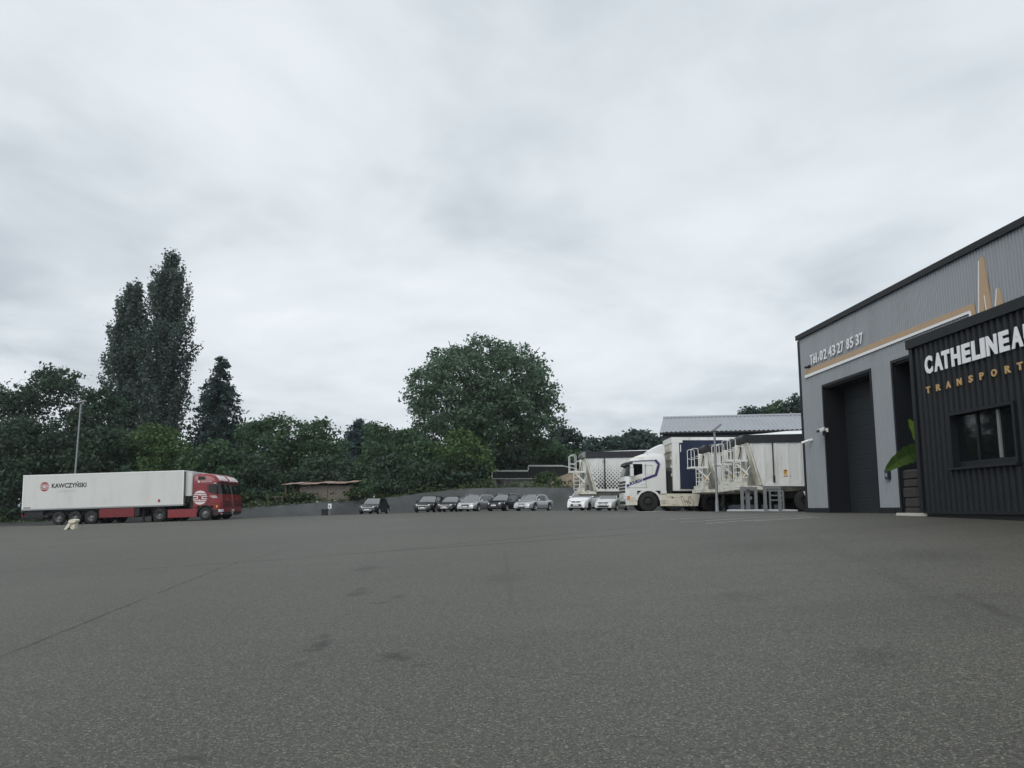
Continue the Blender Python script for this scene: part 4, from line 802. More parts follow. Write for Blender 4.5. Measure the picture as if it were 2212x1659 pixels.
for s in (-1, 1):
    for x in (-8.2, -9.5, -10.8): put_wheel(wm, CT, x, s*1.08, .52, s)
    m = MB(); m.box(-3.0, -2.85, s*.8, s*.95, .04, 1.1); m.box(-3.12, -2.72, s*.74, s*1.0, .02, .05); m.build('landing_leg', M['under'], CT)
m = MB(); m.add([(-.42, 1.2795, 3.2), (-.46, 1.2795, 3.2), (-.46, 1.2795, 3.6), (-.42, 1.2795, 3.6)], [(0, 1, 2, 3)]); m.build('maker_print', M['white'], bx)
for s in (-1, 1): m = MB(); m.box(-7.4, -3.3, s*.6, s*1.2, .38, 1.08); m.build('pallet_or_filler_box', M['under'], CT)  # black filler boxes, added to darken the space under the trailers
m = MB(); m.cyl((-.02, .2, 1.4), (-.02, .2, 1.5), .05); m.box(.0, .18, -.5, .6, 1.25, 1.85); m.build('coupling_box', M['under'], CT)
# ------------------------------------------------------------------ tipper trailers
def tipper(label, X, Y, legx, wheelx, dots=False, stickers=False, sc_=1., drop=.0, group='white tipper trailers'):
    """origin on the ground under the top front corner of the body; x forward (towards -X), near side +y"""
    T = thing('tipper_trailer', label, 'trailer', None, group)
    T.matrix_world = vehicle_mtx((X+3.5, Y+1.27*sc_), (-1, 0), 7) @ Matrix.Translation((3.5, 0, 0)) @ Matrix.Diagonal((sc_, sc_, sc_, 1))
    hw = 1.25; xb = -8.0; zb, zt = 1.17, 3.02
    m = MB(); m.prism([(-.52, zb), (-.02, zt), (xb+.3, zt+.10), (xb, zb-.05)], -hw, hw); body = m.build('tipper_body', M['tipper'], T)
    m = MB(); m.prism([(-.5, zb), (.0, zt), (.06, zt), (-.42, zb)], -hw+.02, hw-.02); m.build('front_wall', M['grimy'], body)
    nr = int((-.6-xb)/.535)
    for k in range(nr):
        x = -.62-k*.535
        if x < xb+.4: break
        for s in ((1, -1)): m = MB(); m.prism([(x-.05, zb+.10), (x+.05, zb+.10), (x+.035, zt-.02), (x-.035, zt-.02)], s*(hw-.005), s*(hw+.030)); m.build('rib', M['tipper'], body)
    m = MB(); m.prism([(-.55, zb-.04), (-.50, zb+.09), (xb, zb+.02), (xb, zb-.09)], -hw-.035, hw+.035); m.build('floor_rail', M['tipper'], body)
    m = MB(); m.prism([(.03, zt-.01), (.05, zt+.34), (xb+.25, zt+.48), (xb+.28, zt+.09)], -hw-.05, hw+.05); tp = m.build('tarp_band', M['tarp'], T)
    m = MB(); rg = []
    for x, h in ((.02, .03), (-.8, .08), (-1.8, .17), (-3.2, .20), (xb+.3, .2)): z = zt+.34+(.14*(-x)/7.7); h *= .3 if dots else 1; rg.append([(x, -hw-.03, z), (x, -hw*.7, z+h), (x, 0, z+h+.05), (x, hw*.7, z+h), (x, hw+.03, z)])
    m.loft(rg); m.build('tarp_cover', M['white'], T, 50)
    m = MB(); m.cyl((.10, -hw, zt+.20), (.10, hw, zt+.20), .17, .17, 14); m.build('tarp_roll', M['steel' if dots else 'tarp'], T, 50)
    m = MB(); m.tube([(-1.02, hw+.05, zt+.0), (-1.02, hw+.05, zb+.15)], .028); m.cyl((-1.02, hw+.05, zb+.12), (-1.02, hw+.05, zb+.42), .045); m.build('tarp_crank', M['black'], T)
    # sub-frame and hydraulic ram
    m = MB(); m.box(xb+.3, .30, -.62, -.42, .92, 1.09); m.box(xb+.3, .30, .42, .62, .92, 1.09); m.build('chassis_beam', M['grimy'], T)
    m = MB(); m.box(-.55, .45, -1.1, 1.15, .98, 1.14); m.box(.1, .42, -.8, 1.12, 1.14, 1.34); m.build('front_frame', M['grimy'], T)
    m = MB(); m.cyl((.22, 0, 1.3), (.16, 0, 3.0), .13, .13, 14); m.cyl((.22, 0, 1.12), (.22, 0, 1.32), .2, .2, 14); m.build('hydraulic_ram', M['grimy'], T, 50)
    for y in (-.75, .55): m = MB(); m.box(-.05, .10, y-.09, y+.09, 1.12, 3.0); m.build('front_post', M['tipper'], T)
    m = MB(); m.loft([[(.05, .1, 1.35), (.05, 1.1, 1.35), (.40, 1.1, 1.35), (.40, .1, 1.35)], [(.05, .1, 1.8), (.05, 1.1, 1.8), (.2, 1.1, 1.8), (.2, .1, 1.8)]]); m.build('oil_tank', M['grimy'], T)
    m = MB(); m.cyl((.30, -.55, 1.5), (.28, -.5, 2.75), .02); m.tube([(.3, .3, 1.4), (.34, .5, 2.0), (.2, .7, 2.9)], .02); m.build('hydraulic_hose', M['black'], T)
    # platform, railings and ladder
    px0, px1, py0, py1, pz = .08, .98, .28, 1.25, 2.28
    m = MB(); m.box(px0, px1, py0, py1, pz-.09, pz); pf = m.build('platform', M['tipper'], T)
    m = MB(); m.loft([[(px0, py1-.05, pz-.72), (px0, py1, pz-.72), (px0, py1, pz-.60), (px0, py1-.05, pz-.60)], [(px1-.3, py1-.05, pz-.13), (px1-.3, py1, pz-.13), (px1-.3, py1, pz-.03), (px1-.3, py1-.05, pz-.03)]]); m.build('brace', M['tipper'], T)
    rail = M['tipper']
    for s, yy in ((0, py1-.03), (1, py0+.03)):
        m = MB(); m.tube([(px1-.04, yy, pz-.02), (px1-.04, yy, pz+.86), (px1-.14, yy, pz+.92), (px1-.34, yy, pz+.92), (px1-.40, yy, pz+.86), (px1-.40, yy, pz)], .017, 8); m.tube([(px1-.04, yy, pz+.45), (px1-.40, yy, pz+.40)], .016); m.build('guard_rail', rail, T)
        m = MB(); m.tube([(px0+.1, yy, pz), (px0+.1, yy, pz+.52), (px0+.2, yy, pz+.58), (px1-.46, yy, pz+.58)], .016, 8); m.build('hand_rail', rail, T)
    lx = px1-.42
    for x in (lx+.17, lx-.15): m = MB(); m.tube([(x, py1+.02, pz), (x, py1+.02, 1.22), (x+(.04 if x < lx else -.04), py1+.02, 1.12), (lx+.01, py1+.02, 1.08)], .019, 8); m.build('ladder_stile', rail, T)
    for k in range(5): m = MB(); m.cyl((lx-.15, py1+.02, 1.30+k*.21), (lx+.17, py1+.02, 1.30+k*.21), .017, .017, 8); m.build('ladder_rung', rail, T)
    m = MB(); m.tube([(px0, py1-.02, 1.5), (lx-.25, py1-.02, 1.5), (px0-.1, py1-.02, 2.0)], .02); m.build('ladder_stay', rail, T)
    m = MB(); m.add([(lx-.26, py1-.1, 1.55), (lx-.34, py1-.1, 1.55), (lx-.34, py1-.1, 1.85), (lx-.26, py1-.1, 1.85)], [(0, 1, 2, 3)]); m.build('yellow_sticker', M['yellow'], T)
    # legs, axles and wheels
    wm = truck_wheel(.5, .32, M['under'], 'in')
    for s in (-1, 1):
        m = MB(); m.box(legx-.07, legx+.07, s*.8-.07, s*.8+.07, .05, 1.0); m.box(legx-.18, legx+.18, s*.8-.16, s*.8+.16, .0, .05); m.build('landing_leg', M['under'], T)
        for x in wheelx: put_wheel(wm, T, x, s*1.05, .50, s)
        m = MB(); m.box(min(wheelx)-.75, min(wheelx)-.72, s*.85, s*1.25, .25, .95); m.build('mud_flap', M['under'], T)
    m = MB(); m.box(min(wheelx)-.4, max(wheelx)+.4, -.8, .8, .62, .92); m.build('axle_frame', M['under'], T)
    if dots:
        m = MB(); rr = random.Random(4)
        for j in range(15):
            z = zb+.17+j*.105
            if z > zt-.35: break
            r_ = max(.010, .062*(1-j/14.)**.8)
            for k in range(32):
                x = -.06-k*.205-(.1025 if j % 2 else 0)
                fade = 1-.5*max(0, (-x-1.6)/4)
                if x > -.60+(z-zb)*.27: continue
                pts = [(x+r_*fade*math.cos(a), hw+.034, z+r_*fade*math.sin(a)) for a in np.linspace(0, 6.283, 11)[:-1]]; m.add(pts, [tuple(range(10))])
        d_ = m.build('dot_graphics', M['print_dark'], body); d_['kind'] = 'stuff'
        for x in (-.90, -2.35): m = MB(); m.add([(x, hw+.035, zt-.28), (x-.2, hw+.035, zt-.28), (x-.2, hw+.035, zt-.12), (x, hw+.035, zt-.12)], [(0, 1, 2, 3)]); m.build('grey_label', M['print_grey'], body)
    if stickers:
        y = hw+.006; m = MB(); m.add([(-1.47, y, 1.62), (-1.62, y, 1.62), (-1.62, y, 1.84), (-1.47, y, 1.84)], [(0, 1, 2, 3)]); m.build('warning_sticker', M['yellow'], body)
        m = MB(); m.add([(-1.48, y+.001, 1.78), (-1.61, y+.001, 1.76), (-1.61, y+.001, 1.83), (-1.52, y+.001, 1.83)], [(0, 1, 2, 3)]); m.add([(-1.48, y+.001, 1.70), (-1.56, y+.001, 1.735), (-1.48, y+.001, 1.745)], [(0, 1, 2)]); m.add([(-1.48, y+.001, 1.76), (-1.56, y+.001, 1.740), (-1.48, y+.001, 1.752)], [(0, 1, 2)]); m.build('sticker_print', M['print_red'], body)
        m = MB(); m.add([(-1.46, y, 1.53), (-1.78, y, 1.53), (-1.78, y, 1.58), (-1.46, y, 1.58)], [(0, 1, 2, 3)]); m.build('sticker_caption', mat('caption_pink', (.42, .16, .16), .6), body)
        m = MB(); m.lathe([(.06, .0), (.06, .06), (.17, .07), (.19, .09), (.17, .10), (.155, .08), (.06, .07)], 20, (-2.78, hw+.01, 1.86)); m.build('hose_reel', M['steel'], T, 40)
        m = MB(); 
        for k in range(3): a = k*math.pi/3; m.tube([(-2.78+.17*math.cos(a), hw+.1, 1.86+.17*math.sin(a)), (-2.78-.17*math.cos(a), hw+.1, 1.86-.17*math.sin(a))], .012, 5)
        m.build('reel_spoke', M['steel'], T)
        m = MB(); m.prism([(-3.05, .55), (-2.90, .50), (-2.92, 1.08), (-3.08, 1.08)], 1.2, 1.26); m.build('red_mud_flap', M['print_red'], T)
    return T
def tx(cx): return (2100+cx/3.858)/1.4584
tipper('white tipper trailer nearest the grey workshop, with yellow warning sticker and hose reel', ray(tx(1000), 950)[0]*36.4, 36.4, -1.52, (-2.45, -3.7, -4.95), stickers=True)
tipper('white tipper trailer sandwiched between two other ladder fronted tipper trailers', ray(tx(845), 950)[0]*39.4, 39.4, -1.6, (-3.4, -4.7, -6.0))
tipper('white tipper trailer whose ladder stands against the blue curtain trailer', ray(tx(520), 950)[0]*42.2, 42.2, -4.2, (-5.2, -6.5, -7.4))
tipper('white tipper trailer with dark dot pattern on its side, behind the white tractor unit', ray(1267, 980)[0]*52.5, 52.5, -3.6, (-5.0, -6.3, -7.4), dots=True, sc_=1.11)
# ================================================================== PARKED CARS
def car(label, px, py, Y, yaw, paint, kind, Lc, Wc, Hc, wr=.33, rim='five', grille='tall', rails=None, rimmat='alu', trim=None, hood=1.2, rings=False, foglamps=True, low=0.):
    """px, py, Y: middle of the front wheels line; yaw in degrees away from facing the camera"""
    P_ = M[paint]; hx_ = Lc/2; W = Wc/2; zs = .21+low; cow = hx_-hood
    belt = .94 if kind in ('suv',) else .88
    if kind == 'suv': belt = 1.02
    belt *= Hc/1.45 if kind != 'suv' else Hc/1.61
    rake = .72; roof0 = cow-rake
    tail = {'sedan': (-hx_+1.35, -hx_+.70), 'coupe': (-hx_+1.6, -hx_+.45), 'wagon': (-hx_+.55, -hx_+.16), 'hatch': (-hx_+.75, -hx_+.22), 'suv': (-hx_+.55, -hx_+.18)}[kind]
    xr2, xb_ = tail; xw1 = hx_-.86; xw0 = xw1-Lc*.59
    v = Vector((ray(px, py)[0]*Y, Y, 0)); vd = Vector((-v.x, -v.y, 0)).normalized(); hd = Matrix.Rotation(R(-yaw), 4, 'Z') @ vd
    c = v-hd*(xw1)
    T = thing('parked_car', label, 'car', vehicle_mtx((c.x, c.y), hd, xw1-xw0) @ Matrix.Translation((-(xw1+xw0)/2, 0, 0)), 'cars parked in front of the embankment')
    c2 = Vector(T.matrix_world.translation)
    deck = belt+.05 if kind in ('sedan', 'coupe') else belt+.02
    top = [(-hx_, belt*.72), (-hx_+.06, belt*.95), (-hx_+.2, deck), (xb_, deck), (roof0-.6, belt+.015), (cow, belt+.03), (cow+.35, belt-.015), (hx_-.40, belt*.86), (hx_-.16, belt*.775), (hx_-.05, belt*.68), (hx_, belt*.56)]
    tx_, tz_ = zip(*top)
    def wid(x):
        a = (abs(x)-(hx_-.75))/.75; return W*(1-.17*max(0, a)**2.2) if x > 0 else W*(1-.12*max(0, a)**2.2)
    def arch(x):
        z = zs+(.04 if abs(x) > hx_-.3 else 0)
        for xw in (xw0, xw1):
            d = abs(x-xw); ra = wr+.055
            if d < ra: z = max(z, wr+math.sqrt(ra*ra-d*d)*.98)
        return z
    st = sorted(set([round(q, 3) for q in list(np.linspace(-hx_, hx_, 30))+[hx_-.04, hx_-.1, -hx_+.05]+[xw+d for xw in (xw0, xw1) for d in np.linspace(-wr-.06, wr+.06, 11)]]))
    rg = []
    for x in st:
        w_ = wid(x); zt = np.interp(x, tx_, tz_); zb_ = min(arch(x), zt-.08); h = zt-zb_
        half = [(0, zb_), (w_-.10, zb_), (w_-.02, zb_+h*.04), (w_, zb_+h*.25), (w_, zb_+h*.55), (w_-.012, zb_+h*.62), (w_-.02, zb_+h*.80), (w_-.07, zb_+h*.95), (w_-.16, zt), (w_*.5, zt+.02), (0, zt+.028)]
        rg.append([(x, y, z) for y, z in half]+[(x, -y, z) for y, z in half[-2:0:-1]])
    m = MB(); m.loft(rg); body = m.build('body', P_, T, 32)
    # greenhouse
    wb_ = W-.085; wt_ = W-.27 if kind != 'suv' else W-.24; gh = [(cow+.02, belt+.02, 1), (cow-.25, belt+.02+(Hc-belt)*.42, .72), (roof0, Hc-.045, .1), (roof0-.45, Hc, 0), ((roof0+xr2)/2-.1, Hc-.005, 0), (xr2, Hc-.05 if kind != 'coupe' else Hc-.10, .1), ((xr2+xb_)/2, belt+.03+(Hc-belt)*(.62 if kind in ('sedan', 'coupe') else .60), .5), (xb_-.03, belt+.03, 1)]
    rg = []; rt = []
    for x, z, t in gh:
        wl = wb_-(.10*(x < xr2-.2)); wu = wt_+(wl-wt_)*t*.55; z0 = belt-.02
        rg.append([(x, -wl, z0), (x, -(wl*.35+wu*.65), z0+(z-z0)*.65), (x, -wu, z-.012*(1-t)), (x, -wu*.6, z+.0), (x, 0, z+.012), (x, wu*.6, z+.0), (x, wu, z-.012*(1-t)), (x, wl*.35+wu*.65, z0+(z-z0)*.65), (x, wl, z0)])
    m = MB(); m.loft(rg); gls = m.build('windows', M['carglass'], T, 25)
    m = MB(); m.loft([[(p[0]+.006, p[1]*.95, p[2]+.008) for p in (r_[1:8] if k == 0 else r_[2:3]+r_[2:7]+r_[6:7])] for k, r_ in enumerate(rg[:3])], cap=False, closed=False); m.build('windscreen', M['screen'], gls, 40)
    rf = [[(x, s*k, z) for x_, s, k, z in ()] for x in ()]
    m = MB(); rr_ = []
    for (x, z, t), r_ in zip(gh, rg):
        if roof0+.02 >= x >= xr2-.02: rr_.append([(x, r_[1][1]*.35+r_[2][1]*.65-.006, r_[1][2]*.35+r_[2][2]*.65)]+[(p[0], p[1]*1.012, p[2]+.012) for p in r_[2:7]]+[(x, -(r_[1][1]*.35+r_[2][1]*.65-.006), r_[1][2]*.35+r_[2][2]*.65)])
    m.loft(rr_, cap=False, closed=False); m.build('roof', P_, T, 40)
    for s in (-1, 1):
        i0 = 2 if s < 0 else 6
        m = MB(); m.tube([tuple(np.array(rg[k][8 if s > 0 else 0 if k == 0 else i0])+np.array([0, s*.004, .004])) if k == 0 else tuple(np.array(rg[k][i0])+np.array([0, s*.004, .004])) for k in (0, 1, 2)], .034, 6); m.build('pillar', P_, T)
        kk = (5, 6, 7); m = MB(); w_p = .10 if kind in ('sedan', 'coupe', 'hatch') else .07
        m.loft([[tuple(np.array(rg[k][j])+np.array([dx, s*.012, .006])) for j in ((8, 7, 6) if s > 0 else (0, 1, 2))] for k, dx in ((5, w_p), (5, -.0), (6, -.0), (7, .0))], cap=False, closed=False); m.build('rear_pillar', P_, T)
        xm = (roof0-.45+xr2)/2+.15; m = MB(); wl = wb_
        m.loft([[(xm-.04, s*(wl+.006), belt), (xm+.04, s*(wl+.006), belt)], [(xm-.05, s*(wt_+.012), Hc-.06), (xm+.03, s*(wt_+.012), Hc-.06)]], cap=False, closed=False); m.build('pillar', M['black'], T)
        m = MB(); mx_ = cow-.18
        m.loft([[(mx_+dx*.5, s*(W+.02), belt+.06), (mx_+dx*.5, s*(W+.02), belt+.15)] for dx in (0,)]+[], cap=False) if False else None
        m.loft([[(mx_+.05, s*(W-.05), belt+.02), (mx_+.05, s*(W-.05), belt+.06), (mx_-.06, s*(W-.05), belt+.06), (mx_-.06, s*(W-.05), belt+.02)], [(mx_+.09, s*(W+.05), belt+.04), (mx_+.07, s*(W+.05), belt+.15), (mx_-.06, s*(W+.05), belt+.15), (mx_-.06, s*(W+.05), belt+.04)], [(mx_+.05, s*(W+.16), belt+.05), (mx_+.04, s*(W+.16), belt+.14), (mx_-.05, s*(W+.16), belt+.14), (mx_-.05, s*(W+.16), belt+.05)]]); m.build('mirror', P_, T)
        for xh in (xm+.12, xm-.85):
            m = MB(); m.box(xh-.09, xh+.09, s*(W-.03), s*(W+.012), belt-.16, belt-.13); m.build('door_handle', P_, body)
        # head lamp wrapping the corner
        zl0, zl1 = belt*.66, belt*.80; m = MB(); top_r = []; bot_r = []
        for t in np.linspace(0, 1, 6):
            yy = W*(.50+.36*t); xx_ = hx_-.045-.36*t**2.2+.012
            if t > .8: yy = wid(hx_-.38)+.006-.02; xx_ = hx_-.42
            top_r.append((xx_-.06, s*(yy+.004), zl1+.03*t)); bot_r.append((xx_+.012, s*(yy+.012), zl0+.05*t))
        m.loft([top_r, bot_r], cap=False, closed=False); m.build('headlight', M['lamp'], body, 60)
        m = MB(); m.box(-hx_-.012, -hx_+.16, s*(W*.60), s*(W*.86), belt*.72, belt*.88); m.build('tail_light', M['tail'], body)
        if foglamps: m = MB(); m.loft([[(hx_-.04, s*W*.55, .33), (hx_-.10, s*W*.80, .33), (hx_-.10, s*W*.80, .41), (hx_-.04, s*W*.55, .41)], [(hx_+.008, s*W*.55, .34), (hx_-.07, s*W*.82, .34), (hx_-.07, s*W*.82, .40), (hx_+.008, s*W*.55, .40)]]); m.build('air_intake', M['black'], body)
        if rails: m = MB(); m.tube([(roof0-.2, s*(wt_-.02), Hc-.04), (roof0-.35, s*(wt_-.01), Hc+.035), (xr2+.1, s*(wt_-.01), Hc+.01), (xr2-.02, s*(wt_-.02), Hc-.06)], .022, 6); m.build('roof_rail', M[rails], T)
        if trim: m = MB(); m.box(xw0+wr+.08, xw1-wr-.08, s*(W-.02), s*(W+.012), zs, zs+.11); m.build('sill_trim', M[trim], T)
    # front: grille, plate, lower intake
    xf = hx_+.004
    def fp_(pts, d, mt_, name):
        m = MB(); m.loft([[(xf-.12, y, z) for y, z in pts], [(xf+d-.05*max(0, (z-.5)/.3), y, z) for y, z in pts]]); return m.build(name, mt_, body)
    zt_ = belt*.735
    if grille == 'tall':
        fp_([(-.36, .36), (-.40, zt_-.06), (-.36, zt_), (.36, zt_), (.40, zt_-.06), (.36, .36), (.30, .30), (-.30, .30)], .010, M['alu'], 'grille_frame'); fp_([(-.325, .37), (-.36, zt_-.07), (-.33, zt_-.035), (.33, zt_-.035), (.36, zt_-.07), (.325, .37), (.28, .335), (-.28, .335)], .016, M['black'], 'grille'); pz = .43
    elif grille == 'kidney':
        for s in (-1, 1): fp_([(s*.03, zt_-.10), (s*.03, zt_+.01), (s*.27, zt_-.0), (s*.30, zt_-.06), (s*.25, zt_-.105)], .010, M['alu'], 'grille_frame'); fp_([(s*.05, zt_-.09), (s*.05, zt_-.005), (s*.25, zt_-.012), (s*.275, zt_-.06), (s*.235, zt_-.09)], .018, M['black'], 'grille')
        fp_([(-.34, .27), (-.40, .36), (.40, .36), (.34, .27)], .012, M['black'], 'lower_grille'); pz = .45
    elif grille == 'bar':
        fp_([(-.40, zt_-.09), (-.44, zt_), (.44, zt_), (.40, zt_-.09)], .012, M['black'], 'grille'); fp_([(-.42, .28), (-.50, .42), (.50, .42), (.42, .28)], .010, M['black'], 'lower_grille'); pz = .50
    elif grille == 'suv':
        fp_([(-.36, zt_-.12), (-.44, zt_-.01), (.44, zt_-.01), (.36, zt_-.12)], .012, M['black'], 'grille'); fp_([(-.52, .34), (-.44, .55), (.44, .55), (.52, .34)], .010, M['black'], 'lower_grille'); fp_([(-.62, .22), (-.66, .29), (.66, .29), (.62, .22)], .010, M['black'], 'skid_plate'); pz = .47
    m = MB(); m.box(xf+.012, xf+.032, -.26, .26, pz-.055, pz+.055); pl_ = m.build('number_plate', M['plate'], body)
    for s in (-1, 1): m = MB(); m.box(xf+.033, xf+.036, s*.26-.022, s*.26+.022, pz-.05, pz+.05); m.build('plate_band', M['navy'], pl_)
    m = MB()
    if rings:
        for k in range(4): m.lathe([(.040, 0), (.052, 0), (.052, .012), (.040, .012), (.040, 0)], 14, (-.105+k*.07, 0, 0))
    else: m.lathe([(.001, .012), (.052, .010), (.055, 0)], 14)
    em = m.build('emblem', M['chrome'], body, None, (xf-.012, 0, zt_-.07)); em.rotation_euler = (0, 0, R(-90))
    m = MB(); m.box(-hx_+.25, hx_-.3, -W+.25, W-.25, .17+low, .5); m.build('underbody', M['under'], T)
    wmesh = car_wheel(wr, .215, rim, M[rimmat])
    for x in (xw0, xw1):
        for s in (-1, 1): put_wheel(wmesh, T, x, s*(W-.115), wr, s, ('rim', 'brake_disc'))
    return T
GR = 'cars parked in front of the embankment'
car('black hatchback parked alone beside the dark embankment', 799, 1110, 74.5, 18, 'c_black', 'hatch', 4.25, 1.79, 1.43, .33, 'five', 'tall', rings=True)
car('black saloon with chrome framed grille at the end of the close car row', 918, 1106, 74, 20, 'c_black', 'sedan', 4.9, 1.88, 1.46, .34, 'five', 'tall', rings=True)
car('low dark coupe parked between the black saloon and the silver estate', 967, 1105, 73.6, 23, 'c_dark', 'coupe', 4.65, 1.85, 1.37, .34, 'seven', 'tall', rings=True)
car('silver estate car with tall dark grille between two dark cars', 1012, 1104.5, 73, 25, 'c_silver', 'wagon', 4.93, 1.86, 1.46, .33, 'ten', 'tall', rails='alu', rings=True)
car('blue black estate car with pale roof rails beside the silver saloon', 1075, 1104, 72.5, 26, 'c_navy', 'wagon', 4.5, 1.78, 1.47, .32, 'five', 'bar', rails='alu')
car('silver saloon with twin oval grilles at the open end of the car row', 1136, 1103.5, 72, 29, 'c_silver2', 'sedan', 4.52, 1.82, 1.43, .33, 'ten', 'kidney')
car('white compact sport utility car with dark lower bumper', 1252, 1103, 70, 22, 'c_white', 'suv', 4.40, 1.86, 1.70, .35, 'five', 'suv', rimmat='under', trim='black', hood=1.1)
car('pale silver hatchback partly hidden by the white tractor unit', 1312, 1103, 68.5, 22, 'c_pale', 'hatch', 4.02, 1.75, 1.53, .31, 'seven', 'bar', hood=1.05)
# ================================================================== YARD FURNITURE
def lamp_post(label, px, top_y, Y, X=None, r=.06, head='flat'):
    X = ray(px, 1090)[0]*Y if X is None else X; z = zg(X, Y); zt = at(px, top_y, Y).z-z
    T = thing('lamp_post', label, 'street lamp', (X, Y, z)); m = MB(); m.cyl((0, 0, -.05), (0, 0, zt-.15), r, r*.7, 12); m.build('pole', M['steel'], T, 50)
    m = MB(); m.cyl((0, 0, -.02), (0, 0, .02), r*2, r*2, 12); m.cyl((0, 0, .02), (0, 0, .5), r*1.25, r*1.15, 12); m.build('base', M['steel'], T, 50)
    return T, zt
T, zt = lamp_post('short galvanised lamp post with tilted flat head in front of the white trailers', 1549, 926, 36.9, r=.065)
m = MB(); m.tube([(0, 0, zt-.2), (.05, 0, zt-.08)], .035, 8); m.build('arm', M['steel'], T)
m = MB(); m.loft([[(-.05, -.16, zt-.14), (-.05, .16, zt-.14), (-.11, .16, zt-.08), (-.11, -.16, zt-.08)], [(.31, -.14, zt+.15), (.31, .14, zt+.15), (.25, .14, zt+.21), (.25, -.14, zt+.21)]]); m.build('lamp_head', M['steel'], T)
Xl = ray(157, 1110)[0]*74
T, zt = lamp_post('tall pale lamp post rising behind the lettered refrigerated trailer', 165, 868, 73.9, X=Xl, r=.09)
m = MB(); m.tube([(0, 0, zt-.25), (.05, 0, zt-.1)], .06, 8); m.build('arm', M['steel'], T)
m = MB(); m.loft([[(-.3, -.2, zt-.14), (-.3, .2, zt-.14), (-.32, .2, zt-.02), (-.32, -.2, zt-.02)], [(.42, -.2, zt+.02), (.42, .2, zt+.02), (.40, .2, zt+.16), (.40, -.2, zt+.16)]]); m.build('lamp_head', M['steel'], T)
# galvanised guard frames
def guard(label, pxs_, top_, Y, extra=False):
    A_ = ray(pxs_[0], 1090)[0]*Y; B_ = ray(pxs_[1], 1090)[0]*Y; z = zg((A_+B_)/2, Y); W_ = B_-A_; H_ = at(pxs_[0], top_, Y).z-z
    T = thing('guard_frame', label, 'guard rail', (A_, Y, z), 'galvanised guard frames'); t = .055
    for x in (0, W_): m = MB(); m.box(x-t, x+t, -t, t, -.02, H_-.1); m.box(x-t*1.8, x+t*1.8, -t*1.8, t*1.8, -.01, .015); m.build('post', M['steel'], T)
    m = MB(); m.box(-t-.01, W_+t+.01, -t, t, H_-.1, H_); m.build('top_rail', M['steel'], T)
    if extra:
        m = MB(); m.box(W_*.52-.07, W_*.52+.07, .15, .29, -.02, H_-.06); m.build('centre_post', M['steel'], T)
        m = MB(); m.box(.1, W_-.1, .2, .25, H_*.5, H_*.62); m.build('mid_rail', M['steel'], T)
    return T
def cc(x): return (2100+x/3.858)/1.4584
guard('galvanised steel guard frame with a third post in its middle', (cc(922), cc(1088)), (1250+1095/3.858)/1.4584, 35.3, True)
guard('plain galvanised steel guard frame beside the workshop corner', (cc(1200), cc(1378)), (1250+1090/3.858)/1.4584, 34.9)
Y_ = 35.75; A_ = ray(cc(1255), 1090)[0]*Y_; z = zg(A_, Y_); T = thing('hose_rack', 'small grey steel rack behind the plain guard frame', 'rack', (A_, Y_, z))
for x in (0.02, .58): m = MB(); m.box(x-.03, x+.03, -.03, .03, -.02, .92); m.build('post', M['steel'], T)
for zz in (.90, .70, .50): m = MB(); m.box(.0, .6, -.035, .035, zz-.03, zz+.03); m.build('shelf_rail', M['steel'], T)
for a, b, lb in ((735, 955, 'short pale pipe lying on the ground under the lamp post'), (960, 1590, 'long pale pipe lying on the ground along the guard frames')):
    Y_ = 35.0+(.15 if a < 800 else 0); p0 = ray(cc(a), 1100)[0]*Y_; p1 = ray(cc(b), 1100)[0]*Y_; m = MB(); n = 6; rr_ = .06
    pts = [(p0+(p1-p0)*t, Y_+.03*math.sin(3*t), zg(p0+(p1-p0)*t, Y_)+rr_-.01) for t in np.linspace(0, 1, n)]
    m.loft([[(x, y+r_*math.cos(k), z+r_*math.sin(k)) for k in np.linspace(0, 6.283, 13)[:-1]] for (x, y, z), r_ in zip(pts, [rr_*.8]+[rr_]*(n-2)+[rr_*.8])]); c_ = pts[0]
    o = m.build('ground_pipe', mat('pale_pipe', (.40, .41, .41), .6, 0, .15, 5), None, 40); tag(o, lb, 'pipe', 'pipes on the ground')
Y_ = 33.4; p = at(1746, 1061, Y_); q = Vector((ray(1757, 1104)[0]*Y_-.05, Y_-.1, 0)); q.z = zg(q.x, q.y)
m = MB(); m.loft([[q+Vector(v) for v in ((-.05, 0, 0), (.05, 0, 0), (.05, .04, 0), (-.05, .04, 0))], [Vector((p.x-.1, Y_, p.z))+Vector(v) for v in ((-.05, .1, 0), (.05, .1, 0), (.05, .14, 0), (-.05, .14, 0))]]); 
tag(m.build('leaning_board', M['white']), 'narrow white board leaning by the workshop corner', 'board')
# battered pale plastic thing on the asphalt
p = ground_px(153, 1143.5); k = p.y*.00056
T = thing('plastic_block', 'battered off white plastic block with rounded cap standing on the asphalt', 'bollard', (p.x, p.y, p.z-.01)); 
u = p.y/1810*1/5.53/1.4584*1.0; 
def bq(x, y): return ((x-1235)*u, (385-y)*u)
def lump(pts, y0, y1, name, sh=.8):
    m = MB(); n = len(pts); c = np.mean(pts, 0); R_ = []
    for yy, g in ((y0, sh), (y0+(y1-y0)*.2, 1), (y0+(y1-y0)*.8, 1), (y1, sh)): R_.append([(c[0]+(a-c[0])*g, yy, max(0, c[1]+(b-c[1])*g) if b > .03 else 0) for a, b in pts])
    m.loft(R_); return m.build(name, M['cream'], T, 50)
lump([bq(*q) for q in ((1200, 268), (1200, 240), (1230, 215), (1290, 205), (1340, 208), (1358, 225), (1352, 258), (1325, 275), (1260, 285))], -.22, .22, 'cap')
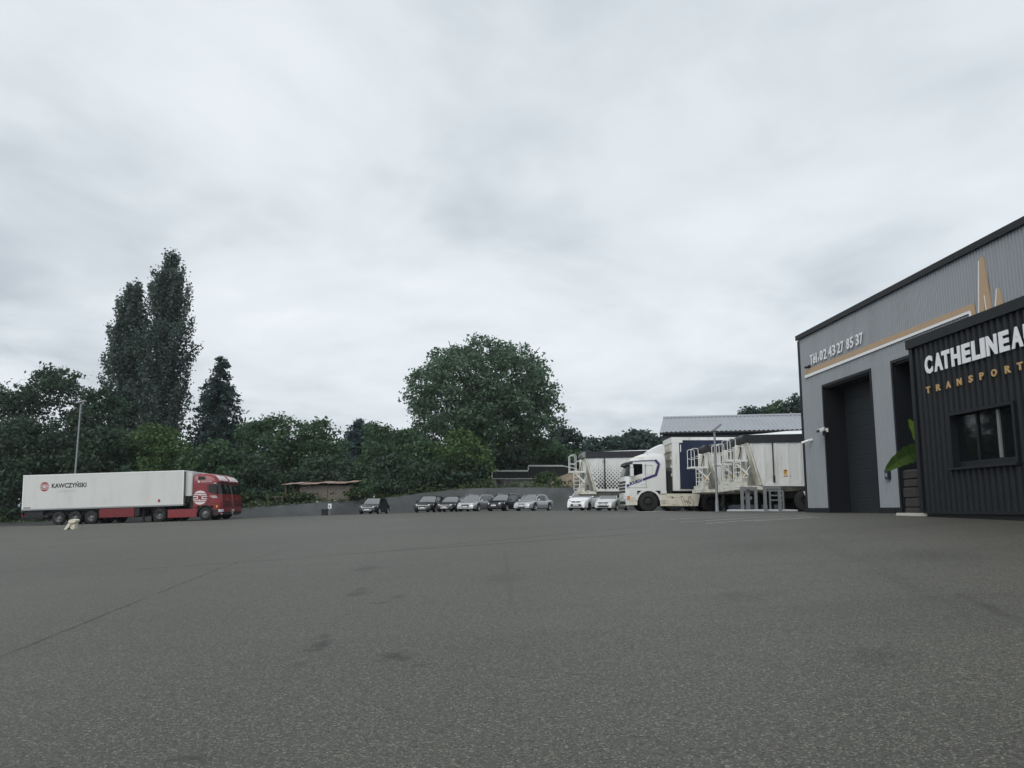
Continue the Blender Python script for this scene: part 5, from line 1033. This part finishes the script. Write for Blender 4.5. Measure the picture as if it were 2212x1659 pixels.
lump([bq(*q) for q in ((1130, 385), (1165, 330), (1205, 268), (1270, 275), (1245, 320), (1215, 365), (1180, 385))], -.18, .16, 'leg')
lump([bq(*q) for q in ((1218, 362), (1255, 290), (1300, 270), (1335, 270), (1322, 330), (1318, 385), (1270, 383))], -.12, .2, 'leg')
lump([bq(*q) for q in ((1130, 387), (1320, 387), (1318, 378), (1140, 378))], -.2, .2, 'foot', .95)
# ================================================================== VEGETATION
LM = dict(dark=leafmat('leaf_dark', (0.029, 0.053, 0.039), (0.074, 0.122, 0.075)), mid=leafmat('leaf_mid', (0.038, 0.075, 0.042), (0.099, 0.172, 0.084)), bright=leafmat('leaf_bright', (0.045, 0.085, 0.030), (0.110, 0.185, 0.068)),
          poplar=leafmat('leaf_poplar', (0.049, 0.077, 0.068), (0.123, 0.177, 0.152), .4), walnut=leafmat('leaf_walnut', (0.049, 0.089, 0.062), (0.144, 0.222, 0.143), .45), conifer=leafmat('needles', (0.025, 0.047, 0.045), (0.069, 0.112, 0.102)),
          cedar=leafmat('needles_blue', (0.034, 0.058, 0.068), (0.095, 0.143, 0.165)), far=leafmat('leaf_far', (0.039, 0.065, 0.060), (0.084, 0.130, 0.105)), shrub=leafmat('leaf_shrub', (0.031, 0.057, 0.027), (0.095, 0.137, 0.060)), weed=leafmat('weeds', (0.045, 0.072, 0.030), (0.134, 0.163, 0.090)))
def leaf_mesh(name, P_, size, mt, elong=1.5, up=.35, tint=None, flat=None):
    n = len(P_); d = rng.normal(size=(n, 3)); d /= np.linalg.norm(d, axis=1)[:, None]
    nr = rng.normal(size=(n, 3)); nr[:, 2] += up*2.2; nr /= np.linalg.norm(nr, axis=1)[:, None]
    a = np.cross(d, nr); a /= np.linalg.norm(a, axis=1)[:, None]+1e-9; b = np.cross(nr, a)
    s = (size*rng.uniform(.6, 1.35, n))[:, None]
    v = np.empty((n, 4, 3)); v[:, 0] = P_-a*s*.5*elong; v[:, 1] = P_+b*s*.42; v[:, 2] = P_+a*s*.5*elong; v[:, 3] = P_-b*s*.42
    me = bpy.data.meshes.new(name); me.vertices.add(n*4); me.vertices.foreach_set('co', v.astype(np.float32).ravel())
    me.loops.add(n*4); me.loops.foreach_set('vertex_index', np.arange(n*4, dtype=np.int32)); me.polygons.add(n); me.polygons.foreach_set('loop_start', np.arange(0, n*4, 4, dtype=np.int32))
    me.update(calc_edges=True); at_ = me.attributes.new('tint', 'FLOAT', 'FACE')
    at_.data.foreach_set('value', np.clip((tint if tint is not None else .5)+rng.normal(0, .07, n), 0, 1).astype(np.float32)); me.materials.append(mt); return me
def trunk(root_, h, r, limbs, spread, zc, lean=0.):
    m = MB(); pts = [(lean*t*h*.1+.05*r*math.sin(5*t), .05*math.sin(3*t), -.3+t*(h+.3)) for t in np.linspace(0, 1, 7)]
    m.loft([[(x+rr*math.cos(k), y+rr*math.sin(k), z) for k in np.linspace(0, 6.283, 9)[:-1]] for (x, y, z), rr in zip(pts, [r*1.35, r*1.05, r*.9, r*.75, r*.6, r*.45, r*.25])])
    for i in range(limbs):
        a = i*2.4+random.random(); z0 = h*random.uniform(.25, .8); L_ = spread*random.uniform(.5, .95)
        p0 = Vector((0, 0, z0)); p1 = p0+Vector((math.cos(a)*L_*.5, math.sin(a)*L_*.5, L_*.5)); p2 = p1+Vector((math.cos(a+.3)*L_*.4, math.sin(a+.3)*L_*.4, L_*.45))
        m.cyl(p0, p1, r*.38, r*.22, 6); m.cyl(p1, p2, r*.22, r*.08, 6)
    return m.build('trunk', M['bark'], root_, 50)
def crown_points(lobes, per_area, clump_r, leaves_per, low=-1e9):
    """lobes: (cx, cy, cz, rx, ry, rz); clumps over each lobe's shell, leaves around each clump"""
    P_ = []; Tn = []
    for cx, cy, cz, rx, ry, rz in lobes:
        area = 4*math.pi*((rx*ry)**1.6/3+(rx*rz)**1.6/3+(ry*rz)**1.6/3)**(1/1.6); nC = max(5, int(area*per_area))
        d = rng.normal(size=(nC, 3)); d /= np.linalg.norm(d, axis=1)[:, None]; rad = rng.uniform(.5, 1.06, nC)**.6
        C = np.array([cx, cy, cz])+d*np.array([rx, ry, rz])*rad[:, None]
        ct = rng.normal(.45, .24, nC)
        q = np.repeat(C, leaves_per, 0)+rng.normal(size=(nC*leaves_per, 3))*np.array([clump_r, clump_r, clump_r*.6]); P_.append(q); Tn.append(np.repeat(ct, leaves_per))
    P_ = np.concatenate(P_); Tn = np.concatenate(Tn); k = P_[:, 2] > low; return P_[k], Tn[k]
def tree(name, label, cat, cx, top, base_y, w, Y, mt, kind='oak', leaf=.30, per=1.1, clump=.42, lp=16, group=None, crown_base=None, seed=0, zbase=None):
    global rng
    rng = np.random.default_rng(seed*17+3); random.seed(seed*5+1)
    X = ray(cx, 1050)[0]*Y; z = zup(X, Y) if zbase is None else zbase; H_ = at(cx, top, Y).z-z; Wm = w*Y/1810.
    T = thing(name, label, cat, (X, Y, z), group); cb = H_*.12 if crown_base is None else H_*crown_base
    if kind == 'oak':
        R_ = Wm/2; lobes = [(0, 0, cb+(H_-cb)*.45, R_*.78, R_*.7, (H_-cb)*.42)]; nl = 9
        for i in range(nl):
            a = i*2.399+seed; t = (i+.5)/nl; zc = cb+(H_-cb)*(.12+.72*t); rr = R_*math.sqrt(max(.05, 1-((t-.42)/.62)**2)); s_ = R_*random.uniform(.30, .46)
            lobes.append((rr*.72*math.cos(a), rr*.72*math.sin(a), zc, s_, s_, s_*.8))
        tz = max(l[2]+l[5] for l in lobes); k = (H_)/tz; lobes = [(a, b, c*k, d, e_, f*k) for a, b, c, d, e_, f in lobes]
        for i in range(5):
            a = random.uniform(0, 6.28); q = R_*random.uniform(.1, .55); lobes.append((q*math.cos(a), q*math.sin(a)*.6, H_*random.uniform(.90, .985)-q*.25, R_*.12, R_*.12, H_*.05))
        P_, Tn = crown_points(lobes, per, clump, lp, .1); tr_h = H_*.6; tr_r = max(.12, H_*.022)
        trunk(T, tr_h, tr_r, 6, R_*.8, 0)
        link('crown', leaf_mesh('crown', P_, leaf, mt, 1.5, .35, Tn), T)
    elif kind == 'poplar':
        R_ = Wm/2; P_ = []; Tn = []; nB = 170
        stems = []
        for i in range(nB):
            t = (i+.5)/nB; z0 = cb+(H_-cb)*t*.86; a = i*2.399; prof = (1-.34*t)*min(1., (1.02-t)/.16)**.6*(.85+.15*min(1, t/.15))*(1+.10*math.sin(11*t+seed))
            rr = R_*prof*random.uniform(.25, 1.0); L_ = (H_-cb)*random.uniform(.07, .14); b0 = np.array([rr*.55*math.cos(a), rr*.55*math.sin(a), z0]); b1 = np.array([rr*math.cos(a), rr*math.sin(a), min(H_*.985, z0+L_)])
            nL = int(lp*9); tt = rng.uniform(0, 1, nL)[:, None]; q = b0*(1-tt)+b1*tt+rng.normal(size=(nL, 3))*np.array([clump, clump, clump*1.6])*(1.1-.5*tt); P_.append(q); Tn.append(np.full(nL, rng.normal(.5, .18))); stems.append((b0, b1))
        for i in range(4): q = np.array([R_*.12*math.cos(i*2.), R_*.12*math.sin(i*2.), H_*(.93+.012*i)]); nL = lp*5; P_.append(q+rng.normal(size=(nL, 3))*np.array([clump*.6, clump*.6, H_*.018])); Tn.append(np.full(nL, .55))
        m = MB(); m.loft([[(rr*math.cos(k), rr*math.sin(k), z_) for k in np.linspace(0, 6.283, 9)[:-1]] for z_, rr in ((-.3, .55), (1.5, .42), (H_*.4, .26), (H_*.75, .12), (H_*.95, .04))])
        for b0, b1 in stems[::2]: m.cyl((b0[0]*.1, b0[1]*.1, max(.5, b0[2]-1.8)), tuple(b0), .06, .045, 5); m.cyl(tuple(b0), tuple(b1), .045, .02, 5)
        m.build('trunk', M['bark'], T, 50); link('crown', leaf_mesh('crown', np.concatenate(P_), leaf, mt, 1.2, .2, np.concatenate(Tn)), T)
    elif kind == 'conifer':
        R_ = Wm/2; P_ = []; Tn = []; m = MB(); m.cyl((0, 0, -.3), (0, 0, H_*.97), .30, .03, 8)
        nT = int(H_*3.4)
        for i in range(nT):
            t = i/nT; z0 = cb+(H_-cb)*t**.95; rr = R_*(1-t)**.70*random.uniform(.70, 1.18)*1.12+.12
            for k in range(5 if t < .8 else 3):
                a = i*1.3+k*2*math.pi/5+random.uniform(-.4, .4); drop = .25 if cat != 'cedar' else .02
                e_ = np.array([rr*math.cos(a), rr*math.sin(a), z0-rr*drop+rr*.12]); o_ = np.array([0, 0, z0]); nL = int(10+rr*14)
                tt = rng.uniform(.15, 1, nL)[:, None]; q = o_*(1-tt)+e_*tt; q[:, 2] += -.22*rr*(tt[:, 0]**2)*.6; q += rng.normal(size=(nL, 3))*np.array([.16, .16, .10])*(1+rr*.12)
                P_.append(q); Tn.append(np.full(nL, rng.normal(.45, .2)))
                if k % 2 == 0: m.cyl(tuple(o_), tuple(e_*.85+o_*.15), .035, .012, 4)
        m.build('trunk', M['bark'], T, 50); link('crown', leaf_mesh('crown', np.concatenate(P_), leaf, mt, 2.2, .3, np.concatenate(Tn)), T)
    elif kind == 'dome':
        R_ = Wm/2; lobes = []; cz = H_*.56; 
        for i in range(46):
            t = (i+.5)/46; a = i*2.399; ph = math.acos(1-1.55*t); rr = R_*.82*math.sin(ph)**.75; zz = cz+(H_-cz)*.86*math.cos(ph) if math.cos(ph) > 0 else cz+(cz-cb)*.9*math.cos(ph); s_ = R_*random.uniform(.15, .24)
            lobes.append((rr*math.cos(a)*random.uniform(.9, 1.06), rr*math.sin(a), zz, s_, s_, s_*.72))
        for i in range(14): a = i*2.1; q = R_*random.uniform(.1, .5); lobes.append((q*math.cos(a), q*math.sin(a), random.uniform(H_*.3, H_*.75), R_*.18, R_*.18, R_*.15))
        P_, Tn = crown_points(lobes, per, clump, lp, .3); trunk(T, H_*.72, .5, 16, R_*.95, 0); link('crown', leaf_mesh('crown', P_, leaf, mt, 1.7, .35, Tn), T)
    return T
GA = 'trees along the left end of the yard'; GB = 'trees behind the embankment'
TR = [
 ('tree', 'broad dark tree left of the tall lamp post top', 'tree', 92, 790, 0, 190, 88, 'dark', 'oak', GA), ('tree', 'dark tree at the far left end of the tree line', 'tree', -25, 822, 0, 190, 86, 'dark', 'oak', GA),
 ('tree', 'dark round tree right of the lamp post head, below the poplars', 'tree', 195, 838, 0, 165, 84, 'dark', 'oak', GA), ('tree', 'low dark tree directly behind the lettered trailer rear', 'tree', 60, 905, 0, 210, 80, 'dark', 'oak', GA),
 ('tree', 'low dark tree between the lamp post and the bright green tree', 'tree', 215, 925, 0, 180, 80, 'dark', 'oak', GA), ('tree', 'dark low tree beyond the rear of the refrigerated trailer', 'tree', -90, 930, 0, 200, 82, 'dark', 'oak', GA),
 ('poplar_tree', 'shorter columnar poplar left of the tallest poplar', 'tree', 260, 606, 0, 138, 103, 'poplar', 'poplar', 'columnar poplars'), ('poplar_tree', 'tallest columnar poplar of the tree line', 'tree', 338, 540, 0, 160, 101, 'poplar', 'poplar', 'columnar poplars'),
 ('conifer_tree', 'pointed dark conifer right of the tall poplars', 'conifer', 464, 768, 0, 175, 96, 'conifer', 'conifer', None),
 ('tree', 'bright green rounded tree in front of the poplars', 'tree', 345, 918, 0, 175, 82, 'bright', 'oak', GA), ('tree', 'green tree above the red cabs below the conifer', 'tree', 455, 955, 0, 140, 81, 'mid', 'oak', GA),
 ('tree', 'leafy green tree immediately right of the conifer', 'tree', 575, 896, 0, 150, 90, 'mid', 'oak', GB), ('tree', 'green tree standing behind the block shed', 'tree', 672, 905, 0, 150, 91, 'mid', 'oak', GB),
 ('cedar_tree', 'blue green layered cedar rising behind the shed roof end', 'cedar', 770, 905, 0, 150, 104, 'cedar', 'conifer', None),
 ('tree', 'fresh green tree in front of the cedar', 'tree', 835, 918, 0, 140, 90, 'mid', 'oak', GB), ('tree', 'low dark tree left of the block shed', 'tree', 545, 985, 0, 150, 83, 'dark', 'oak', GB),
 ('tree', 'low green tree right behind the block shed roof', 'tree', 705, 985, 0, 160, 86, 'dark', 'oak', GB), ('tree', 'small green tree at the left foot of the big domed tree', 'tree', 905, 950, 0, 120, 88, 'mid', 'oak', GB),
 ('walnut_tree', 'huge domed walnut like tree dominating the middle of the tree line', 'tree', 1043, 738, 0, 350, 99, 'walnut', 'dome', None),
 ('tree', 'bright green tree standing before the big domed tree', 'tree', 995, 928, 0, 125, 86, 'bright', 'oak', GB), ('tree', 'dark tree under the right side of the big domed tree', 'tree', 1095, 965, 0, 150, 113, 'dark', 'oak', GB),
 ('tree', 'green tree behind the dark bungalow', 'tree', 1185, 945, 0, 160, 116, 'mid', 'oak', GB), ('tree', 'dark rounded tree above the dotted tipper ladder', 'tree', 1228, 922, 0, 110, 124, 'far', 'oak', GB),
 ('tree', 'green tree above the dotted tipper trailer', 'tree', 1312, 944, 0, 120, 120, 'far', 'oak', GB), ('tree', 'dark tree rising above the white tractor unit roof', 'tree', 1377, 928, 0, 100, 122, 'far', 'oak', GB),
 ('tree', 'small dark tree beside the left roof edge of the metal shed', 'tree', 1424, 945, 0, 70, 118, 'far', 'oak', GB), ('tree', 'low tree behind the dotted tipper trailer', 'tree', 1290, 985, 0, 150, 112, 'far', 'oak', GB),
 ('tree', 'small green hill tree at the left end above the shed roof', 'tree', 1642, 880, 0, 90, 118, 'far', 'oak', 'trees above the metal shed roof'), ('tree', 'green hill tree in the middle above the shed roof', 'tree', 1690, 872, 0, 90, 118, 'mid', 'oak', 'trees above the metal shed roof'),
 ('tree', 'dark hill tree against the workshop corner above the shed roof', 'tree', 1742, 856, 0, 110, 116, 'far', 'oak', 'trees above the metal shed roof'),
 ('tree', 'dark leafy tree left of the cars behind the bank edge', 'tree', 855, 985, 0, 130, 85, 'dark', 'oak', GB), ('tree', 'low dark tree behind the parked black saloon', 'tree', 935, 1000, 0, 120, 84, 'dark', 'oak', GB), ('tree', 'low dark tree behind the silver estate car', 'tree', 1008, 1000, 0, 90, 85, 'dark', 'oak', GB),
]
for i, (nm, lb, ct, cx, top, by, w_, Y, lm_, kd, gp) in enumerate(TR):
    kw = {}
    if kd == 'poplar': kw = dict(leaf=.28, clump=.36, lp=26, crown_base=.05)
    elif kd == 'dome': kw = dict(leaf=.27, per=.95, clump=.42, lp=20, crown_base=.10)
    elif kd == 'conifer': kw = dict(leaf=.24, crown_base=.10)
    else: kw = dict(leaf=.26 if Y < 110 else .36, per=1.05, clump=.40, lp=18, crown_base=.04)
    tree(nm, lb, ct, cx, top, by, w_, Y, LM[lm_], kd, group=gp, seed=i+1, **kw)
# shrubs on top of the bank
SH = [(520, 1060, 60, 78, 'shrub', 'shrub'), (560, 1050, 70, 79.5, 'dark', 's'), (600, 1062, 50, 79, 'shrub', 's'), (664, 1062, 26, 79, 'shrub', 's'), (628, 1068, 24, 79, 'shrub', 's'), (768, 1055, 30, 79.3, 'shrub', 's'), (785, 1035, 60, 81, 'mid', 's'), (830, 1030, 60, 82, 'dark', 's'), (880, 1025, 70, 83, 'dark', 's'),
      (925, 1030, 60, 83.5, 'shrub', 's'), (965, 1022, 60, 84, 'dark', 's'), (1010, 1025, 60, 84, 'dark', 's'), (1045, 1035, 50, 84, 'shrub', 's'), (1182, 1018, 62, 88, 'shrub', 's'), (495, 1070, 40, 77, 'shrub', 's'), (640, 1070, 34, 78.6, 'shrub', 's'),
      (20, 1090, 80, 77.5, 'dark', 's'), (-50, 1090, 90, 77.5, 'dark', 's'), (110, 1085, 80, 78, 'dark', 's'), (210, 1080, 90, 78, 'dark', 's'), (300, 1075, 90, 78, 'dark', 's'), (400, 1070, 90, 78, 'dark', 's'), (470, 1065, 70, 78, 'dark', 's')]
SL = ['grey green shrub right beside the red cabs', 'dark shrub between the red cabs and the rail fence', 'shrub growing behind the wooden rail fence', 'shrub growing against the shed front', 'small shrub under the open left end of the shed roof', 'shrub at the right corner of the block shed', 'green shrub just past the shed, above the bank', 'dark shrub above the lone black hatchback', 'dark shrub on the bank left of the car row', 'shrub on the bank above the black saloon', 'dark shrub above the low dark coupe', 'dark shrub above the silver estate car', 'shrub beside the left end of the bungalow', 'grey green rounded bush in front of the bungalow roof', 'low shrub at the bank end next to the red cabs', 'low scrub in front of the shed doorway',
      'dark bush beyond the trailer rear', 'dark bush at the left end of the tree line', 'dark bush under the lamp post left side', 'dark bush hidden behind the lettered trailer middle', 'dark bush hidden behind the lettered trailer front', 'dark bush behind the red cab sides', 'dark bush behind the red cab fronts']
for i, ((cx, top, w_, Y, lm_, _), lb) in enumerate(zip(SH, SL)):
    rng = np.random.default_rng(900+i); random.seed(i); X = ray(cx, 1060)[0]*Y; z = zup(X, Y); H_ = max(1., at(cx, top, Y).z-z); R_ = w_*Y/3620.
    T = thing('shrub', lb, 'shrub', (X, Y, z), 'shrubs along the top of the bank'); lobes = [(0, 0, H_*.45, R_*.8, R_*.7, H_*.45)]+[(R_*.6*math.cos(k*2.4), R_*.5*math.sin(k*2.4), H_*random.uniform(.3, .75), R_*.4, R_*.4, H_*.25) for k in range(5)]
    P_, Tn = crown_points(lobes, 2.2, .24, 12, .0); m = MB()
    for k in range(3): m.cyl((0, 0, -.2), (R_*.3*math.cos(k*2.1), R_*.3*math.sin(k*2.1), H_*.6), .05, .02, 5)
    m.build('stem', M['bark'], T); link('foliage', leaf_mesh('foliage', P_, .22, LM[lm_], 1.6, .3, Tn), T)
# far wood closing the gaps, and weeds along the bank edge
rng = np.random.default_rng(77); n = 30000; pxx = rng.uniform(-260, 1480, n); Yw = rng.uniform(128, 150, n); topf = 940+18*np.sin(pxx*.021)+12*np.sin(pxx*.053+1)+25*(pxx > 1150)
Xw_ = (pxx-CX)/1810*Yw; zw = np.where(pxx < 500, .3, 3.+EYE); zt_ = EYE+(HZ-topf)/1810*Yw; t = rng.uniform(0, 1, n)**.8; zz = zw-1.5+(zt_-zw+1.5)*t
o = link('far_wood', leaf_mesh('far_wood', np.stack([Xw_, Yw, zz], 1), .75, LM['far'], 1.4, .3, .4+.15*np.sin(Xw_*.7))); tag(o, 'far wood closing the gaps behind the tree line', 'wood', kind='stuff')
n = 9000; ii = rng.integers(0, len(topE)-1, n); tE = np.array(topE); X = tE[ii, 0]+rng.uniform(0, .8, n); dd = np.abs(rng.normal(0, 1.1, n)); Yp = tE[ii, 1]+.05+dd; zz = np.array([zup(a, b) for a, b in zip(X, Yp)])+rng.uniform(0, 1, n)**2*(.45+.3*np.sin(X*1.3))*np.where((X > -23) & (X < -15), .5, 1)
k = X < 11; o = link('weeds', leaf_mesh('weeds', np.stack([X, Yp, zz], 1)[k], .16, LM['weed'], 2.6, .0, (.35+.2*np.sin(X*2.1))[k])); tag(o, 'rough weeds along the top edge of the bank', 'weeds', kind='stuff')

# ================================================================== AIR
m = MB(); m.box(-620, 620, -320, 720, -2.6, 45); hz = m.build('haze', bpy.data.materials.new('haze')); hm = hz.data.materials[0]; hm.use_nodes = True; hn = hm.node_tree; hn.nodes.remove(hn.nodes['Principled BSDF'])
pv = hn.nodes.new('ShaderNodeVolumePrincipled'); pv.inputs['Color'].default_value = (.86, .92, .97, 1); pv.inputs['Density'].default_value = .00018; pv.inputs['Anisotropy'].default_value = .0
hn.links.new(pv.outputs[0], hn.nodes['Material Output'].inputs['Volume']); tag(hz, 'thin damp air over the whole yard', 'haze', kind='stuff')
